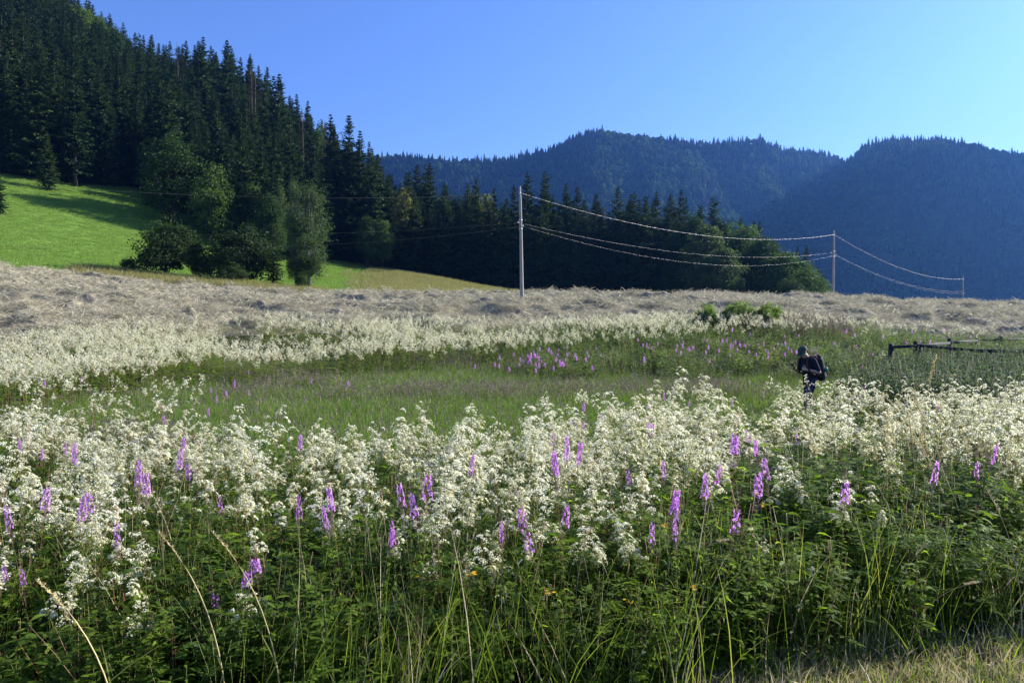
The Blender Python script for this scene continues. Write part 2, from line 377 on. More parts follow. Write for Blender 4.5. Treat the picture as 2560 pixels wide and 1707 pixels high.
def ground_material():
    m, nt, out = newmat('soil_and_turf'); N, L = nt.nodes, nt.links
    tc = N.new('ShaderNodeTexCoord')
    def noise(sc, det=6, st=None):
        n = N.new('ShaderNodeTexNoise'); n.inputs['Scale'].default_value = sc; n.inputs['Detail'].default_value = det
        if st:
            mp = N.new('ShaderNodeMapping'); mp.inputs['Scale'].default_value = st; L.new(tc.outputs['Object'], mp.inputs[0]); L.new(mp.outputs[0], n.inputs['Vector'])
        else: L.new(tc.outputs['Object'], n.inputs['Vector'])
        return n.outputs[0]
    def at(nm):
        a = N.new('ShaderNodeAttribute'); a.attribute_name = nm; return a.outputs['Fac']
    def mix(f, a, b):
        x = N.new('ShaderNodeMixRGB'); L.new(f, x.inputs[0]); L.new(a, x.inputs[1]); L.new(b, x.inputs[2]); return x.outputs[0]
    n1, n2 = noise(1.3), noise(.45)
    soil = ramp(nt, [(.3, (.03, .035, .015)), (.7, (.07, .085, .03))]); L.new(n1, soil.inputs[0])
    hay = ramp(nt, [(.3, (.13, .11, .07)), (.7, (.32, .27, .19))]); L.new(noise(2.2, 8), hay.inputs[0])
    gr = ramp(nt, [(.3, (.085, .165, .022)), (.52, (.12, .215, .03)), (.72, (.17, .25, .06))]); L.new(noise(.35, 8), gr.inputs[0])
    ye = ramp(nt, [(.3, (.15, .17, .05)), (.7, (.26, .22, .09))]); L.new(noise(.25, 6), ye.inputs[0])
    fo = ramp(nt, [(.3, (.02, .025, .012)), (.7, (.04, .05, .02))]); L.new(n2, fo.inputs[0])
    c = mix(at('hay'), soil.outputs[0], hay.outputs[0]); c = mix(at('green'), c, gr.outputs[0])
    c = mix(at('yellow'), c, ye.outputs[0]); c = mix(at('forest'), c, fo.outputs[0])
    p = N.new('ShaderNodeBsdfPrincipled'); p.inputs['Roughness'].default_value = .95; p.inputs['Specular IOR Level'].default_value = .1
    L.new(c, p.inputs['Base Color'])
    b = N.new('ShaderNodeBump'); b.inputs['Strength'].default_value = .8; b.inputs['Distance'].default_value = .25
    L.new(noise(1.6, 10), b.inputs['Height']); L.new(b.outputs[0], p.inputs['Normal'])
    L.new(p.outputs[0], out.inputs[0]); return m
go = obj('ground', grid_ground()); tag(go, kind='structure')

# ---- mountain range
MX = np.array([-2600, -1200, 0, 600, 930, 1010, 1120, 1240, 1330, 1400, 1440, 1500, 1600, 1700, 1800, 1900, 1960, 2040, 2110, 2150, 2200, 2300, 2400, 2480, 2560, 2700, 2850, 3100, 3600, 4600])
MY = np.array([430, 430, 420, 395, 400, 396, 412, 412, 394, 372, 347, 338, 350, 366, 366, 362, 384, 394, 416, 384, 366, 362, 372, 386, 400, 250, -60, -150, -130, 60])  # unseen crest beyond the right frame edge raised to block sun from the slopes
def crest_d(X): return np.interp(X, [900, 1900, 2080, 2160, 2600, 3200], [1700, 1560, 1580, 1330, 1300, 1500])
def mountain_z(x, y):
    X = 1280 + F * x / y
    yc = np.interp(X, MX, MY); dc = crest_d(X)
    zc = EYE + (800 - yc) / F * dc
    t = np.clip((y - dc * .56) / (dc * .44), 0, 1)
    spur = (fbm(x * .004, y * .0012, 3, 21) - .5) * 1.0 + .35 * (fbm(x * .012, y * .003, 3, 41) - .5)
    t2 = np.clip(t + spur * .5 * np.sin(np.pi * np.clip(t, 0, 1)), 0, 1)
    prof = t2**1.12
    z = -55 + (zc + 55) * prof
    back = np.clip((y - dc) / 900, 0, 1)
    z = z - back * (zc + 60) * .55
    z += (fbm(x * .03, y * .03, 3, 51) - .5) * 12 * np.sin(np.pi * np.clip(t, 0, 1))
    return z
us = np.linspace(-1.9, 1.95, 420); ds = np.linspace(700, 2300, 180)
Dm, Um = np.meshgrid(ds, us, indexing='ij'); Xm = Dm * Um; Zm = mountain_z(Xm, Dm)
idx = np.arange(Xm.size).reshape(Xm.shape)
mb = MB(); mb.add(np.stack([Xm, Dm, Zm], -1).reshape(-1, 3), np.stack([idx[:-1, :-1], idx[:-1, 1:], idx[1:, 1:], idx[1:, :-1]], -1).reshape(-1, 4))
tag(obj('mountain', mb.mesh('mountain', [solid('mountain_forest_floor', (.02, .03, .015), (.045, .06, .025), .02, .95, .05)], True)), kind='structure')

# ================================================================== TREES
def spruce_mesh(rng, H, Rb, nwh=34, bare=.1, dead=False, thin=1.0):
    tr = MB(); k = 8
    t = np.linspace(0, 1, k); wob = rng.normal(0, .05, (k, 2)).cumsum(0)
    pts = np.column_stack([wob * .6, t * H]); rr = (H * .013) * (1 - t) ** .8 + .02
    tubes(tr, pts, rr, 7, 0)
    cr = MB()
    zs = bare * H + (1 - bare) * H * (np.linspace(0, 1, nwh) ** .92)
    az0 = rng.random() * 6
    P0, P1, P2, A0, AD, AL, DR = [], [], [], [], [], [], []
    lean = rng.normal(0, .12)
    for i, z in enumerate(zs):
        tt = (z / H - bare) / (1 - bare)
        r = Rb * (min(1, 1.15 * (1 - tt)) ** .8) * (1 if tt > .12 else .75 + 2 * tt)
        nb = int(rng.integers(6, 10)) if tt < .93 else 4
        for b in range(nb):
            if rng.random() < (.08 if not dead else .35): continue
            az = az0 + i * 2.4 + b * 6.283 / nb + rng.normal(0, .2)
            L = r * rng.uniform(.5, 1.2) * (1 + lean * math.cos(az)) + .15
            d = np.array([math.cos(az), math.sin(az), 0])
            dr = (.38 - .75 * tt) + rng.normal(0, .07)
            zj = z + rng.normal(0, H * .02) * (tt < .9)
            p0 = np.array([0, 0, zj]); p2 = p0 + d * L + np.array([0, 0, -L * dr + L * .12]); p1 = p0 + d * L * .5 + np.array([0, 0, -L * dr * .75])
            P0.append(p0); P1.append(p1); P2.append(p2); A0.append(d); AL.append(L); DR.append(tt)
    P0, P1, P2, A0, AL = map(np.array, (P0, P1, P2, A0, AL))
    n = len(P0)
    ribbons(cr, P0, P1, P2, np.full(n, .10 if not dead else .07), 2, 'flat', 1 if dead else 0, side=np.cross(A0, [0, 0, 1]) + rng.normal(0, .3, (n, 3)))
    m = int(round((7 if not dead else 7) * thin))
    tv = []
    for s in range(m):
        q = (s + .6 + rng.random(n) * .5) / m
        q = np.clip(q, .12, 1)[:, None]
        c = (1 - q)**2 * P0 + 2 * q * (1 - q) * P1 + q**2 * P2
        for sd in (-1, 1, 0):
            sidev = np.cross(A0, [0, 0, 1]) * sd
            if sd == 0: dirv = A0 * .35 + np.array([0, 0, -.9])
            else: dirv = A0 * .75 + sidev * .8 + np.array([0, 0, -.32])
            dirv = unit(dirv + rng.normal(0, .22, (n, 3)))
            ln = (np.clip(AL * .38, .35, 1.15) * (1.15 - .5 * q[:, 0]) * rng.uniform(.7, 1.25, n))
            if sd == 0: ln *= .75
            wv = unit(np.cross(dirv, rng.normal(0, 1, (n, 3)) * .5 + np.array([0, 0, 1.]))) * (ln * (.25 if not dead else .04))[:, None]
            tip = c + dirv * ln[:, None]; mid = c + dirv * (ln * .45)[:, None] + np.array([0, 0, .04])
            tv.append(np.stack([c, mid - wv, tip, mid + wv], 1))
    tv = np.concatenate(tv).reshape(-1, 4, 3); tv = tv[rng.random(len(tv)) < (.93 if not dead else .85)]
    cr.add(tv.reshape(-1, 3), np.arange(len(tv) * 4).reshape(-1, 4), 0)
    # leader
    ribbons(cr, [[0, 0, H * .95]], [[0, 0, H * .98]], [[0, 0, H * 1.02]], .12, 2, 'blade', 0)
    return tr, cr

NS = 8
spruce_parts = []; spruce_mb = []
for k in range(NS):
    r = np.random.default_rng(100 + k)
    tr, cr = spruce_mesh(r, 25, [4.2, 3.6, 4.8, 3.9, 4.4, 3.4, 4.0, 5.0][k], [44, 42, 46, 40, 44, 42, 38, 44][k], [.05, .12, .04, .08, .06, .14, .04, .05][k], thin=[1, .9, 1, 1, 1, .8, 1, 1][k])
    spruce_mb.append((tr, cr))
    spruce_parts.append([('trunk', tr.mesh('spruce_trunk', [M['bark']])), ('crown', cr.mesh('spruce_crown', [M['spruce']]))])
dead_parts = []
for k in range(2):
    r = np.random.default_rng(300 + k)
    tr, cr = spruce_mesh(r, 23, 2.0 + .6 * k, 24, .2, dead=True)
    dead_parts.append([('trunk', tr.mesh('dead_spruce_trunk', [M['bark']])), ('crown', cr.mesh('dead_spruce_crown', [M['spruce_dead'], M['bark']]))])

def broad_mesh(rng, H, W, nclump=46, leaf=.26, per=110, leafmat_='broad', drop=.0, trunk_h=.18, barkm='bark', flat=1.0):
    tr, cr = MB(), MB()
    rx = W / 2; rz = H * (1 - trunk_h) / 2; cz = H * trunk_h + rz
    cl = []
    while len(cl) < nclump:
        d = unit(rng.normal(size=3)); rr = rng.uniform(.5, .92)
        wz = 1 - .25 * max(0, d[2]); 
        c = np.array([d[0] * rx * rr * wz, d[1] * rx * rr * wz, cz + d[2] * rz * rr])
        if d[2] < -.75 and rng.random() < .6: continue
        cl.append((c, rng.uniform(.16, .3) * (W + H) / 2 * flat))
    k = 6
    tp = np.column_stack([rng.normal(0, .08, k).cumsum() * H * .04, rng.normal(0, .08, k).cumsum() * H * .04, np.linspace(0, H * .8, k)])
    tubes(tr, tp, np.linspace(H * .022, H * .004, k) + .02, 7, 0)
    for c, s in cl[::2]:
        z0 = rng.uniform(trunk_h * .8, .55) * H; a = np.array([0, 0, min(z0, c[2])]); mid = (a + c) / 2 + np.array([0, 0, -.03 * H])
        q = np.linspace(0, 1, 5)[:, None]; pts = (1 - q)**2 * a + 2 * q * (1 - q) * mid + q**2 * c
        tubes(tr, pts, np.linspace(H * .009, H * .002, 5) + .012, 5, 0)
    leaf *= 1.3
    for c, s in cl:
        n = int(1.35 * per * rng.uniform(.7, 1.3)); d = unit(rng.normal(size=(n, 3))); rr = s * .55 * rng.uniform(.5, 1.1, n)[:, None]
        sc = np.array([1.15, 1.15, .8 + drop])
        pts = c + d * rr * sc
        if drop > 0: pts[:, 2] -= rng.random(n) ** 2 * drop * H * .12
        pts += (fbm(pts[:, 0] * 1.3, pts[:, 2] * 1.3, 2, 4)[:, None] - .5) * d * s * .3
        out = unit(pts - np.array([0, 0, cz]))
        quads(cr, pts, leaf * rng.uniform(.6, 1.3, n), 0, aspect=.7, nrm=out * .9 + np.array([0, 0, .3]))
    return [('trunk', tr.mesh('tree_trunk', [M[barkm]])), ('crown', cr.mesh('tree_crown', [M[leafmat_]]))]

# placement --------------------------------------------------------
def poisson(xr, yr, rad, accept, tries=20000, seed=1, maxn=5000, existing=None):
    r = np.random.default_rng(seed); pts = list(existing or [])
    n0 = len(pts); cell = {}
    def key(p): return (int(p[0] // rad), int(p[1] // rad))
    for p in pts: cell.setdefault(key(p), []).append(p)
    for _ in range(tries):
        p = (r.uniform(*xr), r.uniform(*yr))
        if not accept(*p): continue
        k = key(p); ok = True
        for i in (-1, 0, 1):
            for j in (-1, 0, 1):
                for q in cell.get((k[0] + i, k[1] + j), ()):
                    if (p[0] - q[0])**2 + (p[1] - q[1])**2 < rad * rad: ok = False; break
                if not ok: break
            if not ok: break
        if ok:
            pts.append(p); cell.setdefault(k, []).append(p)
            if len(pts) >= maxn: break
    return pts[n0:]
def ffront(X): return float(forest_front(X))
def in_forest(x, y):
    X = colX(x, y)
    if X < -700 or X > 2060: return False
    if y < ffront(X) + 3: return False
    if X > 1300 and y > 205: return False
    if X > 1690 and (int(x * 7.3) + int(y * 3.1)) % 5 > 0: return False
    return True
def tree_h(x, y):
    X = colX(x, y)
    if X < 960: return random.uniform(18, 28.5)
    # middle forest: heights follow a ragged band, lower to the right
    return float(np.interp(X, [960, 1150, 1300, 1420, 1550, 1700, 1900, 2060], [22, 20, 22, 24, 24, 23.5, 20, 14])) * random.uniform(.82, 1.12)
cand = poisson((-330, 95), (105, 300), 4.6, in_forest, 60000, 3)
cand.sort(key=lambda p: p[1])
vis = [p for p in cand if -60 < colX(*p) < 2060]
# keep rows that can be seen: nearest and those on the skyline
left_side = [p for p in vis if colX(*p) < 960]; mid_side = [p for p in vis if colX(*p) >= 960]
named_left = left_side[:100] + [p for i, p in enumerate(left_side[100:]) if i % 2 == 0][:100]
named_mid = mid_side[:85]
named = named_left + named_mid
fill = poisson((-30, 75), (148, 215), 3.4, lambda x, y: in_forest(x, y) and 955 < colX(x, y) < 1690, 30000, 9)
ns = set(named); rest = [p for p in cand if p not in ns]; n_rest0 = len(rest); rest = rest + fill
first = {}
def place_spruce(x, y, h, label, group, k=None, z=None, dead=False, name='spruce_tree'):
    src = dead_parts if dead else spruce_parts
    k = random.randrange(len(src)) if k is None else k
    key = (dead, k)
    loc = (x, y, (gz(x, y) if z is None else z) - .3); rot = (random.gauss(0, .015), random.gauss(0, .015), random.random() * 6.28)
    s = h / 25; w = s * random.uniform(.85, 1.15); sc = (w, w, s)
    if key not in first:
        first[key] = make_thing(name, src[k], loc, rot, sc, label, 'tree', group)
        return first[key]
    return copy_thing(first[key], loc, rot, sc, label, group, 'tree')
for (x, y) in named:
    X = colX(x, y); ff = ffront(X)
    if X < 960:
        if y < ff + 14: lab, g = 'dark spruce at the lower edge of the left hillside forest, bordering the pasture', 'spruces along the lower edge of the left hillside forest'
        elif y < 205: lab, g = 'tall dark spruce standing within the dense forest on the left hillside', 'spruces within the left hillside forest'
        else: lab, g = 'dark spruce high up on the left hillside towards the ridge against the sky', 'spruces on the upper left hillside'
    else:
        if y < ff + 14: lab, g = 'dark spruce in the front row of the valley forest behind the hay field', 'spruces in the front of the valley forest'
        else: lab, g = 'dark spruce rising from the back of the valley forest before the blue mountain', 'spruces at the back of the valley forest'
    place_spruce(x, y, tree_h(x, y), lab, g)
# individually recognisable spruces
def at_pix(X, Yb, d=None):
    """ground point seen at column X whose ground is at distance d"""
    x = (X - 1280) / F * d; return x, d
def spruce_px(X, Ytop, d, label, dead=False, k=None, minh=4):
    x = (X - 1280) / F * d; z = gz(x, d); top = P(X, Ytop, d).z
    h = max(minh, top - z)
    return place_spruce(x, d, h, label, None, dead=dead, k=k, name='dead_spruce_tree' if dead else 'spruce_tree')
for a in [
    (0, 400, 112, 'lone dark spruce at the left frame edge on the green pasture', False, 7),
    (130, 325, 139, 'broad low spruce at the top of the pasture, left of the long tree shadow', False, 2),
    (565, 98, 205, 'tallest spruce on the left ridge with a pointed crown against the sky', False, 0),
    (510, 92, 208, 'broad spruce on the ridge just left of the tallest pointed spruce', False, 4),
    (455, 82, 225, 'bare dead spruce tip on the upper left ridge between green spruces', True, 0),
    (628, 140, 200, 'brown dead spruce on the ridge skyline, first of the reddish pair', True, 1),
    (640, 145, 203, 'brown dead spruce on the ridge skyline, thinner one of the reddish pair', True, 0),
    (702, 182, 190, 'dense dark spruce topping the step in the ridge skyline', False, 6),
    (690, 192, 193, 'slim spruce beside the dense dark one at the ridge step', False, 5),
    (668, 187, 197, 'narrow pointed spruce standing free on the ridge skyline', False, 1),
    (762, 240, 178, 'grey dead spruce stem rising bare above the ridge edge', True, 0),
    (815, 270, 176, 'leafless grey dead tree sticking up over the right end of the ridge', True, 1),
    (832, 286, 172, 'round-topped dark spruce near the right end of the ridge', False, 6),
    (868, 287, 172, 'pointed dark spruce near the right end of the ridge', False, 0),
    (905, 328, 170, 'last tall spruce on the right end of the left ridge', False, 3),
    (932, 372, 166, 'short spruce closing the right foot of the ridge skyline', False, 4),
    (1040, 410, 188, 'large dark spruce in the clump left of the valley forest', False, 7),
    (1060, 408, 190, 'large dark spruce in the middle of the clump left of the valley forest', False, 2),
    (1078, 410, 187, 'steep dark spruce on the right side of the clump left of the valley forest', False, 0),
    (1020, 430, 186, 'shorter spruce on the left flank of the dark clump', False, 4),
    (1205, 446, 180, 'reddish brown dead spruce top in the valley forest', True, 1),
    (1195, 447, 178, 'dark spruce beside the reddish dead top in the valley forest', False, 1),
    (1318, 428, 172, 'big dark spruce directly behind the nearest utility pole', False, 2),
    (1365, 427, 170, 'big dark spruce just right of the nearest utility pole', False, 7),
    (1410, 458, 168, 'pointed spruce second from the utility pole in the valley forest', False, 4),
    (1452, 466, 168, 'pointed spruce third from the utility pole in the valley forest', False, 0),
    (685, 548, 89, 'small bright spruce between the round bushes and the birch', False, 5),
    (1990, 613, 150, 'small dark spruce by the middle utility pole', False, 3),
    (1272, 715, 112, 'tiny young spruce on the ochre slope edge', False, 5),
]: spruce_px(*a[:3], a[3], a[4], a[5], minh=2)

# rest of the wood: one object
pts = np.array([(x, y, gz(x, y) - .3) for x, y in rest]); n = len(pts)
hs = np.array([tree_h(x, y) / 25 for x, y in rest]); hs[n_rest0:] *= RNG.uniform(.72, 1.0, len(fill))
sp_protos = []
for k in range(NS):
    q = MB()
    for src_, mt in ((spruce_mb[k][0], 1), (spruce_mb[k][1], 0)):
        j0 = len(q.m); q.merge(src_)
        for jj in range(j0, len(q.m)): q.m[jj] = np.full_like(q.m[jj], mt)
    sp_protos.append(proto('spruce_pattern', q.mesh('spruce_pattern', [M['spruce'], M['bark']])))
scatter('hillside_forest', sp_protos, pts, np.column_stack([np.zeros(n), np.zeros(n), RNG.random(n) * 6.28]),
        np.column_stack([hs, hs, hs]) * np.array([1, 1, 1]), RNG.integers(0, NS, n), 'dense dark spruce wood filling the hillside behind the front trees', 'forest')

# broadleaf trees -------------------------------------------------
BL = {
 'round': broad_mesh(np.random.default_rng(1), 7, 7.4, 64, .2, 130, 'olive', trunk_h=.02),
 'shrub': broad_mesh(np.random.default_rng(21), 1.6, 2.2, 80, .05, 170, 'lightherb', trunk_h=.02),
 'round2': broad_mesh(np.random.default_rng(2), 7, 7.8, 68, .2, 130, 'olive', trunk_h=.02),
 'big': broad_mesh(np.random.default_rng(3), 20, 12, 90, .34, 150, 'deep', trunk_h=.08),
 'bright': broad_mesh(np.random.default_rng(4), 16, 10, 70, .34, 120, 'broad_light', trunk_h=.08),
 'birch': broad_mesh(np.random.default_rng(5), 13, 5.2, 60, .18, 110, 'birch', drop=.5, trunk_h=.22, barkm='birch_bark', flat=.75),
 'yellow': broad_mesh(np.random.default_rng(6), 12, 10, 50, .34, 110, 'broad_yellow', trunk_h=.1),
 'slim': broad_mesh(np.random.default_rng(8), 16, 6.5, 60, .3, 110, 'birch', drop=.3, trunk_h=.1, barkm='birch_bark', flat=.8),
}
BH = {'shrub': 1.6, 'round': 7, 'round2': 7, 'big': 20, 'bright': 16, 'birch': 13, 'yellow': 12, 'slim': 16}
bfirst = {}
def broad_px(kind, X, Ytop, d, width_px, label, cat='tree', name='broadleaf_tree', sink=.3):
    x = (X - 1280) / F * d; z = gz(x, d); h = max(2.0, P(X, Ytop, d).z - z)
    base_w = {'shrub': 2.2, 'round': 7.4, 'round2': 7.8, 'big': 12, 'bright': 10, 'birch': 5.2, 'yellow': 10, 'slim': 6.5}[kind]
    sw = width_px / F * d / base_w * (1.14 if kind[:5] in ('round', 'shrub') else 1.06); sh = h / BH[kind]
    loc, rot, sc = (x, d, z - sink), (0, 0, random.random() * 6.28), (sw, sw, sh)
    if kind not in bfirst:
        bfirst[kind] = make_thing(name, BL[kind], loc, rot, sc, label, cat); return bfirst[kind]
    c = copy_thing(bfirst[kind], loc, rot, sc, label, None, cat); c.name = name; return c
for a in [
    ('round', 418, 540, 84, 150, 'rounded dark green bushy tree on the pasture edge, left one of the round pair', 'tree', 'round_tree'),
    ('round', 498, 588, 86, 60, 'low olive bush leaning against the round tree on the pasture edge', 'bush', 'bush'),
    ('round2', 600, 552, 86, 165, 'rounded dark green bushy tree, right one of the round pair', 'tree', 'round_tree'),
    ('round', 322, 636, 84, 36, 'small dark bush left of the round tree on the pasture', 'bush', 'bush'),
    ('round2', 580, 650, 82, 70, 'greyish low shrub at the foot of the right round tree', 'bush', 'bush'),
    ('birch', 775, 578, 88, 90, 'drooping birch with thin pale stems right of the round trees', 'tree', 'birch_tree'),
    ('birch', 742, 600, 87, 50, 'slender leaning birch sapling in front of the green slope', 'tree', 'birch_tree'),
    ('round', 757, 676, 82, 38, 'small dark bush at the foot of the birch', 'bush', 'bush'),
    ('birch', 775, 450, 120, 105, 'tall pale birch rising behind the drooping birch', 'tree', 'birch_tree'),
    ('birch', 740, 440, 122, 45, 'thin pale birch top left of the tall birch', 'tree', 'birch_tree'),
    ('big', 435, 335, 138, 150, 'large dark broadleaf tree above the round trees', 'tree', 'broadleaf_tree'),
    ('bright', 535, 405, 134, 100, 'large bright green broadleaf tree lit by the sun above the round trees', 'tree', 'broadleaf_tree'),
    ('big', 560, 500, 136, 80, 'dark broadleaf tree low between the bright tree and the round pair', 'tree', 'broadleaf_tree'),
    ('bright', 585, 440, 136, 40, 'small pale bush top right of the bright broadleaf tree', 'tree', 'broadleaf_tree'),
    ('bright', 635, 450, 138, 75, 'soft green broadleaf tree in the dark gap below the spruces', 'tree', 'broadleaf_tree'),
    ('big', 680, 478, 132, 70, 'dark leafy tree left of the tall birch', 'tree', 'broadleaf_tree'),
    ('big', 50, 275, 146, 85, 'broadleaf tree with yellow-green side at the upper left pasture edge', 'tree', 'broadleaf_tree'),
    ('slim', 105, 282, 150, 45, 'grey-green slim tree between the left pasture-edge trees', 'tree', 'broadleaf_tree'),
    ('big', 180, 310, 150, 60, 'rounded dark green tree at the back of the pasture corner', 'tree', 'broadleaf_tree'),
    ('bright', 200, 85, 235, 60, 'bright green broadleaf crown high in the left forest', 'tree', 'broadleaf_tree'),
    ('bright', 215, 15, 250, 85, 'green broadleaf crown at the top of the ridge, left of the spruces', 'tree', 'broadleaf_tree'),
    ('bright', 262, 40, 246, 70, 'green broadleaf crown on the ridge sloping to the spruces', 'tree', 'broadleaf_tree'),
    ('big', 300, 62, 244, 70, 'dark green broadleaf crown on the ridge below the bright ones', 'tree', 'broadleaf_tree'),
    ('bright', 50, 50, 240, 50, 'green broadleaf crown near the top left corner of the forest', 'tree', 'broadleaf_tree'),
    ('big', 800, 305, 182, 45, 'dark round broadleaf crown in the notch of the ridge skyline', 'tree', 'broadleaf_tree'),
    ('yellow', 1010, 462, 170, 80, 'yellow-green broadleaf tree at the foot of the ridge', 'tree', 'broadleaf_tree'),
    ('slim', 1100, 470, 176, 40, 'pale green tree right of the dark spruce clump', 'tree', 'broadleaf_tree'),
    ('big', 920, 535, 158, 60, 'dark green leafy crown in front of the ridge foot', 'tree', 'broadleaf_tree'),
    ('bright', 955, 545, 160, 60, 'pale leafy crown in the dark forest front', 'tree', 'broadleaf_tree'),
    ('yellow', 1215, 482, 172, 95, 'flat yellow-green crown beneath the reddish dead top', 'tree', 'broadleaf_tree'),
    ('big', 1180, 470, 180, 80, 'green crown left of the flat yellow-green one', 'tree', 'broadleaf_tree'),
    ('slim', 1765, 540, 132, 110, 'tall pale green birch-like tree standing out in the valley forest', 'tree', 'broadleaf_tree'),
    ('slim', 1800, 600, 126, 110, 'lower pale green tree hanging beside the tall pale one', 'tree', 'broadleaf_tree'),
    ('big', 1735, 528, 144, 90, 'dark broadleaf crown at the top of the valley forest right part', 'tree', 'broadleaf_tree'),
    ('bright', 1850, 556, 138, 120, 'green broadleaf tree on the descending right side of the valley forest', 'tree', 'broadleaf_tree'),
    ('big', 1905, 585, 134, 130, 'green broadleaf tree lower on the descending side of the valley forest', 'tree', 'broadleaf_tree'),
    ('bright', 1965, 625, 128, 130, 'leafy green tree beside the middle utility pole', 'tree', 'broadleaf_tree'),
    ('bright', 2020, 668, 118, 110, 'last leafy green tree at the right end of the valley forest', 'tree', 'broadleaf_tree'),
    ('big', 95, 300, 155, 70, 'dark leafy tree right behind the slim grey-green tree', 'tree', 'broadleaf_tree'),
    ('big', 400, 395, 150, 60, 'dark leafy tree left behind the large dark broadleaf tree', 'tree', 'broadleaf_tree'),
    ('birch', 700, 455, 140, 60, 'grey-green leafy tree between the dark leafy tree and the tall birch', 'tree', 'birch_tree'),
    ('big', 1695, 562, 146, 90, 'dark green leafy crown left of the tall pale valley tree', 'tree', 'broadleaf_tree'),
    ('big', 1800, 545, 150, 120, 'dark green leafy crown behind the tall pale valley tree', 'tree', 'broadleaf_tree'),
    ('big', 1130, 486, 178, 95, 'dark green leafy crown filling the gap right of the spruce clump', 'tree', 'broadleaf_tree'),
    ('round2', 1972, 684, 108, 90, 'rounded pale green bush before the leafy trees by the middle pole', 'bush', 'bush'),
    ('shrub', 1850, 789, 34.5, 95, 'bright green shrub at the hay field edge, tallest of the three', 'bush', 'bush'),
    ('shrub', 1925, 804, 34, 70, 'lower green shrub right of the tallest shrub at the hay edge', 'bush', 'bush'),
    ('shrub', 1765, 806, 34, 60, 'low green shrub among meadowsweet left of the tallest shrub', 'bush', 'bush'),
]: broad_px(*a)

# far mountain forest: one object --------------------------------
def low_spruce(seed):
    r = np.random.default_rng(seed); mb = MB(); H, Rb = 20., 3.4 + r.random()
    vs = []
    for i in range(11):
        t = i / 11; z = H * (.08 + .88 * t); rad = Rb * (1 - t) ** .85 + .3; nb = 8
        for b in range(nb):
            a = i * 1.3 + b * 6.283 / nb + r.normal(0, .2); R_ = rad * r.uniform(.7, 1.2)
            d = np.array([math.cos(a), math.sin(a), 0]); s = np.array([-d[1], d[0], 0]) * R_ * .42
            vs.append([[0, 0, z + H * .07], d * R_ * .6 + s + [0, 0, z - .3], d * R_ + [0, 0, z - 1.2], d * R_ * .6 - s + [0, 0, z - .3]])
    vs = np.array(vs).reshape(-1, 3); mb.add(vs, np.arange(len(vs)).reshape(-1, 4)); 
    ribbons(mb, [[0, 0, H * .85]], [[0, 0, H * .95]], [[0, 0, H * 1.06]], .5, 2, 'blade'); return proto('far_spruce_pattern', mb.mesh('far_spruce_pattern', [M['spruce_far']]))
def low_broad(seed):
    r = np.random.default_rng(seed); mb = MB(); d = unit(r.normal(size=(260, 3))); d[:, 2] = np.abs(d[:, 2])
    quads(mb, d * np.array([4.5, 4.5, 8]) * r.uniform(.75, 1.1, (260, 1)) + [0, 0, 3], 1.9, 0, .8, nrm=d); return proto('far_broadleaf_pattern', mb.mesh('far_broadleaf_pattern', [M['broad']]))
fp = [low_spruce(1), low_spruce(2), low_spruce(3), low_broad(4)]
r = np.random.default_rng(77)
N_ = 90000
uu = r.uniform(-.62, .98, N_); dd = np.sqrt(r.uniform(860**2, 1800**2, N_))
keep = dd < crest_d(1280 + F * uu) + 25; uu, dd = uu[keep], dd[keep]
# thin out to an even spacing with a coarse grid
gx, gy = np.floor(uu * dd / 6.0).astype(int), np.floor(dd / 7.0).astype(int)
_, ui = np.unique(gx * 100003 + gy, return_index=True); uu, dd = uu[ui], dd[ui]
px, py = uu * dd, dd; pz = mountain_z(px, py) - .5; n = len(px)
bl = fbm(px * .008, py * .008, 3, 61); isb = ((bl > .57) & (r.random(n) < .75)) | (r.random(n) < .28)
s_ = r.uniform(.5, 1.15, n) * (.7 + .65 * fbm(px * .02, py * .02, 3, 71))
scatter('mountain_forest', fp, np.column_stack([px, py, pz]), np.column_stack([np.zeros(n), np.zeros(n), r.random(n) * 6.28]),
        np.column_stack([s_ * r.uniform(.9, 1.4, n), s_ * r.uniform(.9, 1.4, n), s_ * r.uniform(.7, 1.1, n)]), np.where(isb, 3, r.integers(0, 3, n)), 'continuous spruce forest covering the hazy blue mountains', 'forest')
print('mountain trees', n, 'named spruces', len(named), 'rest', len(rest))
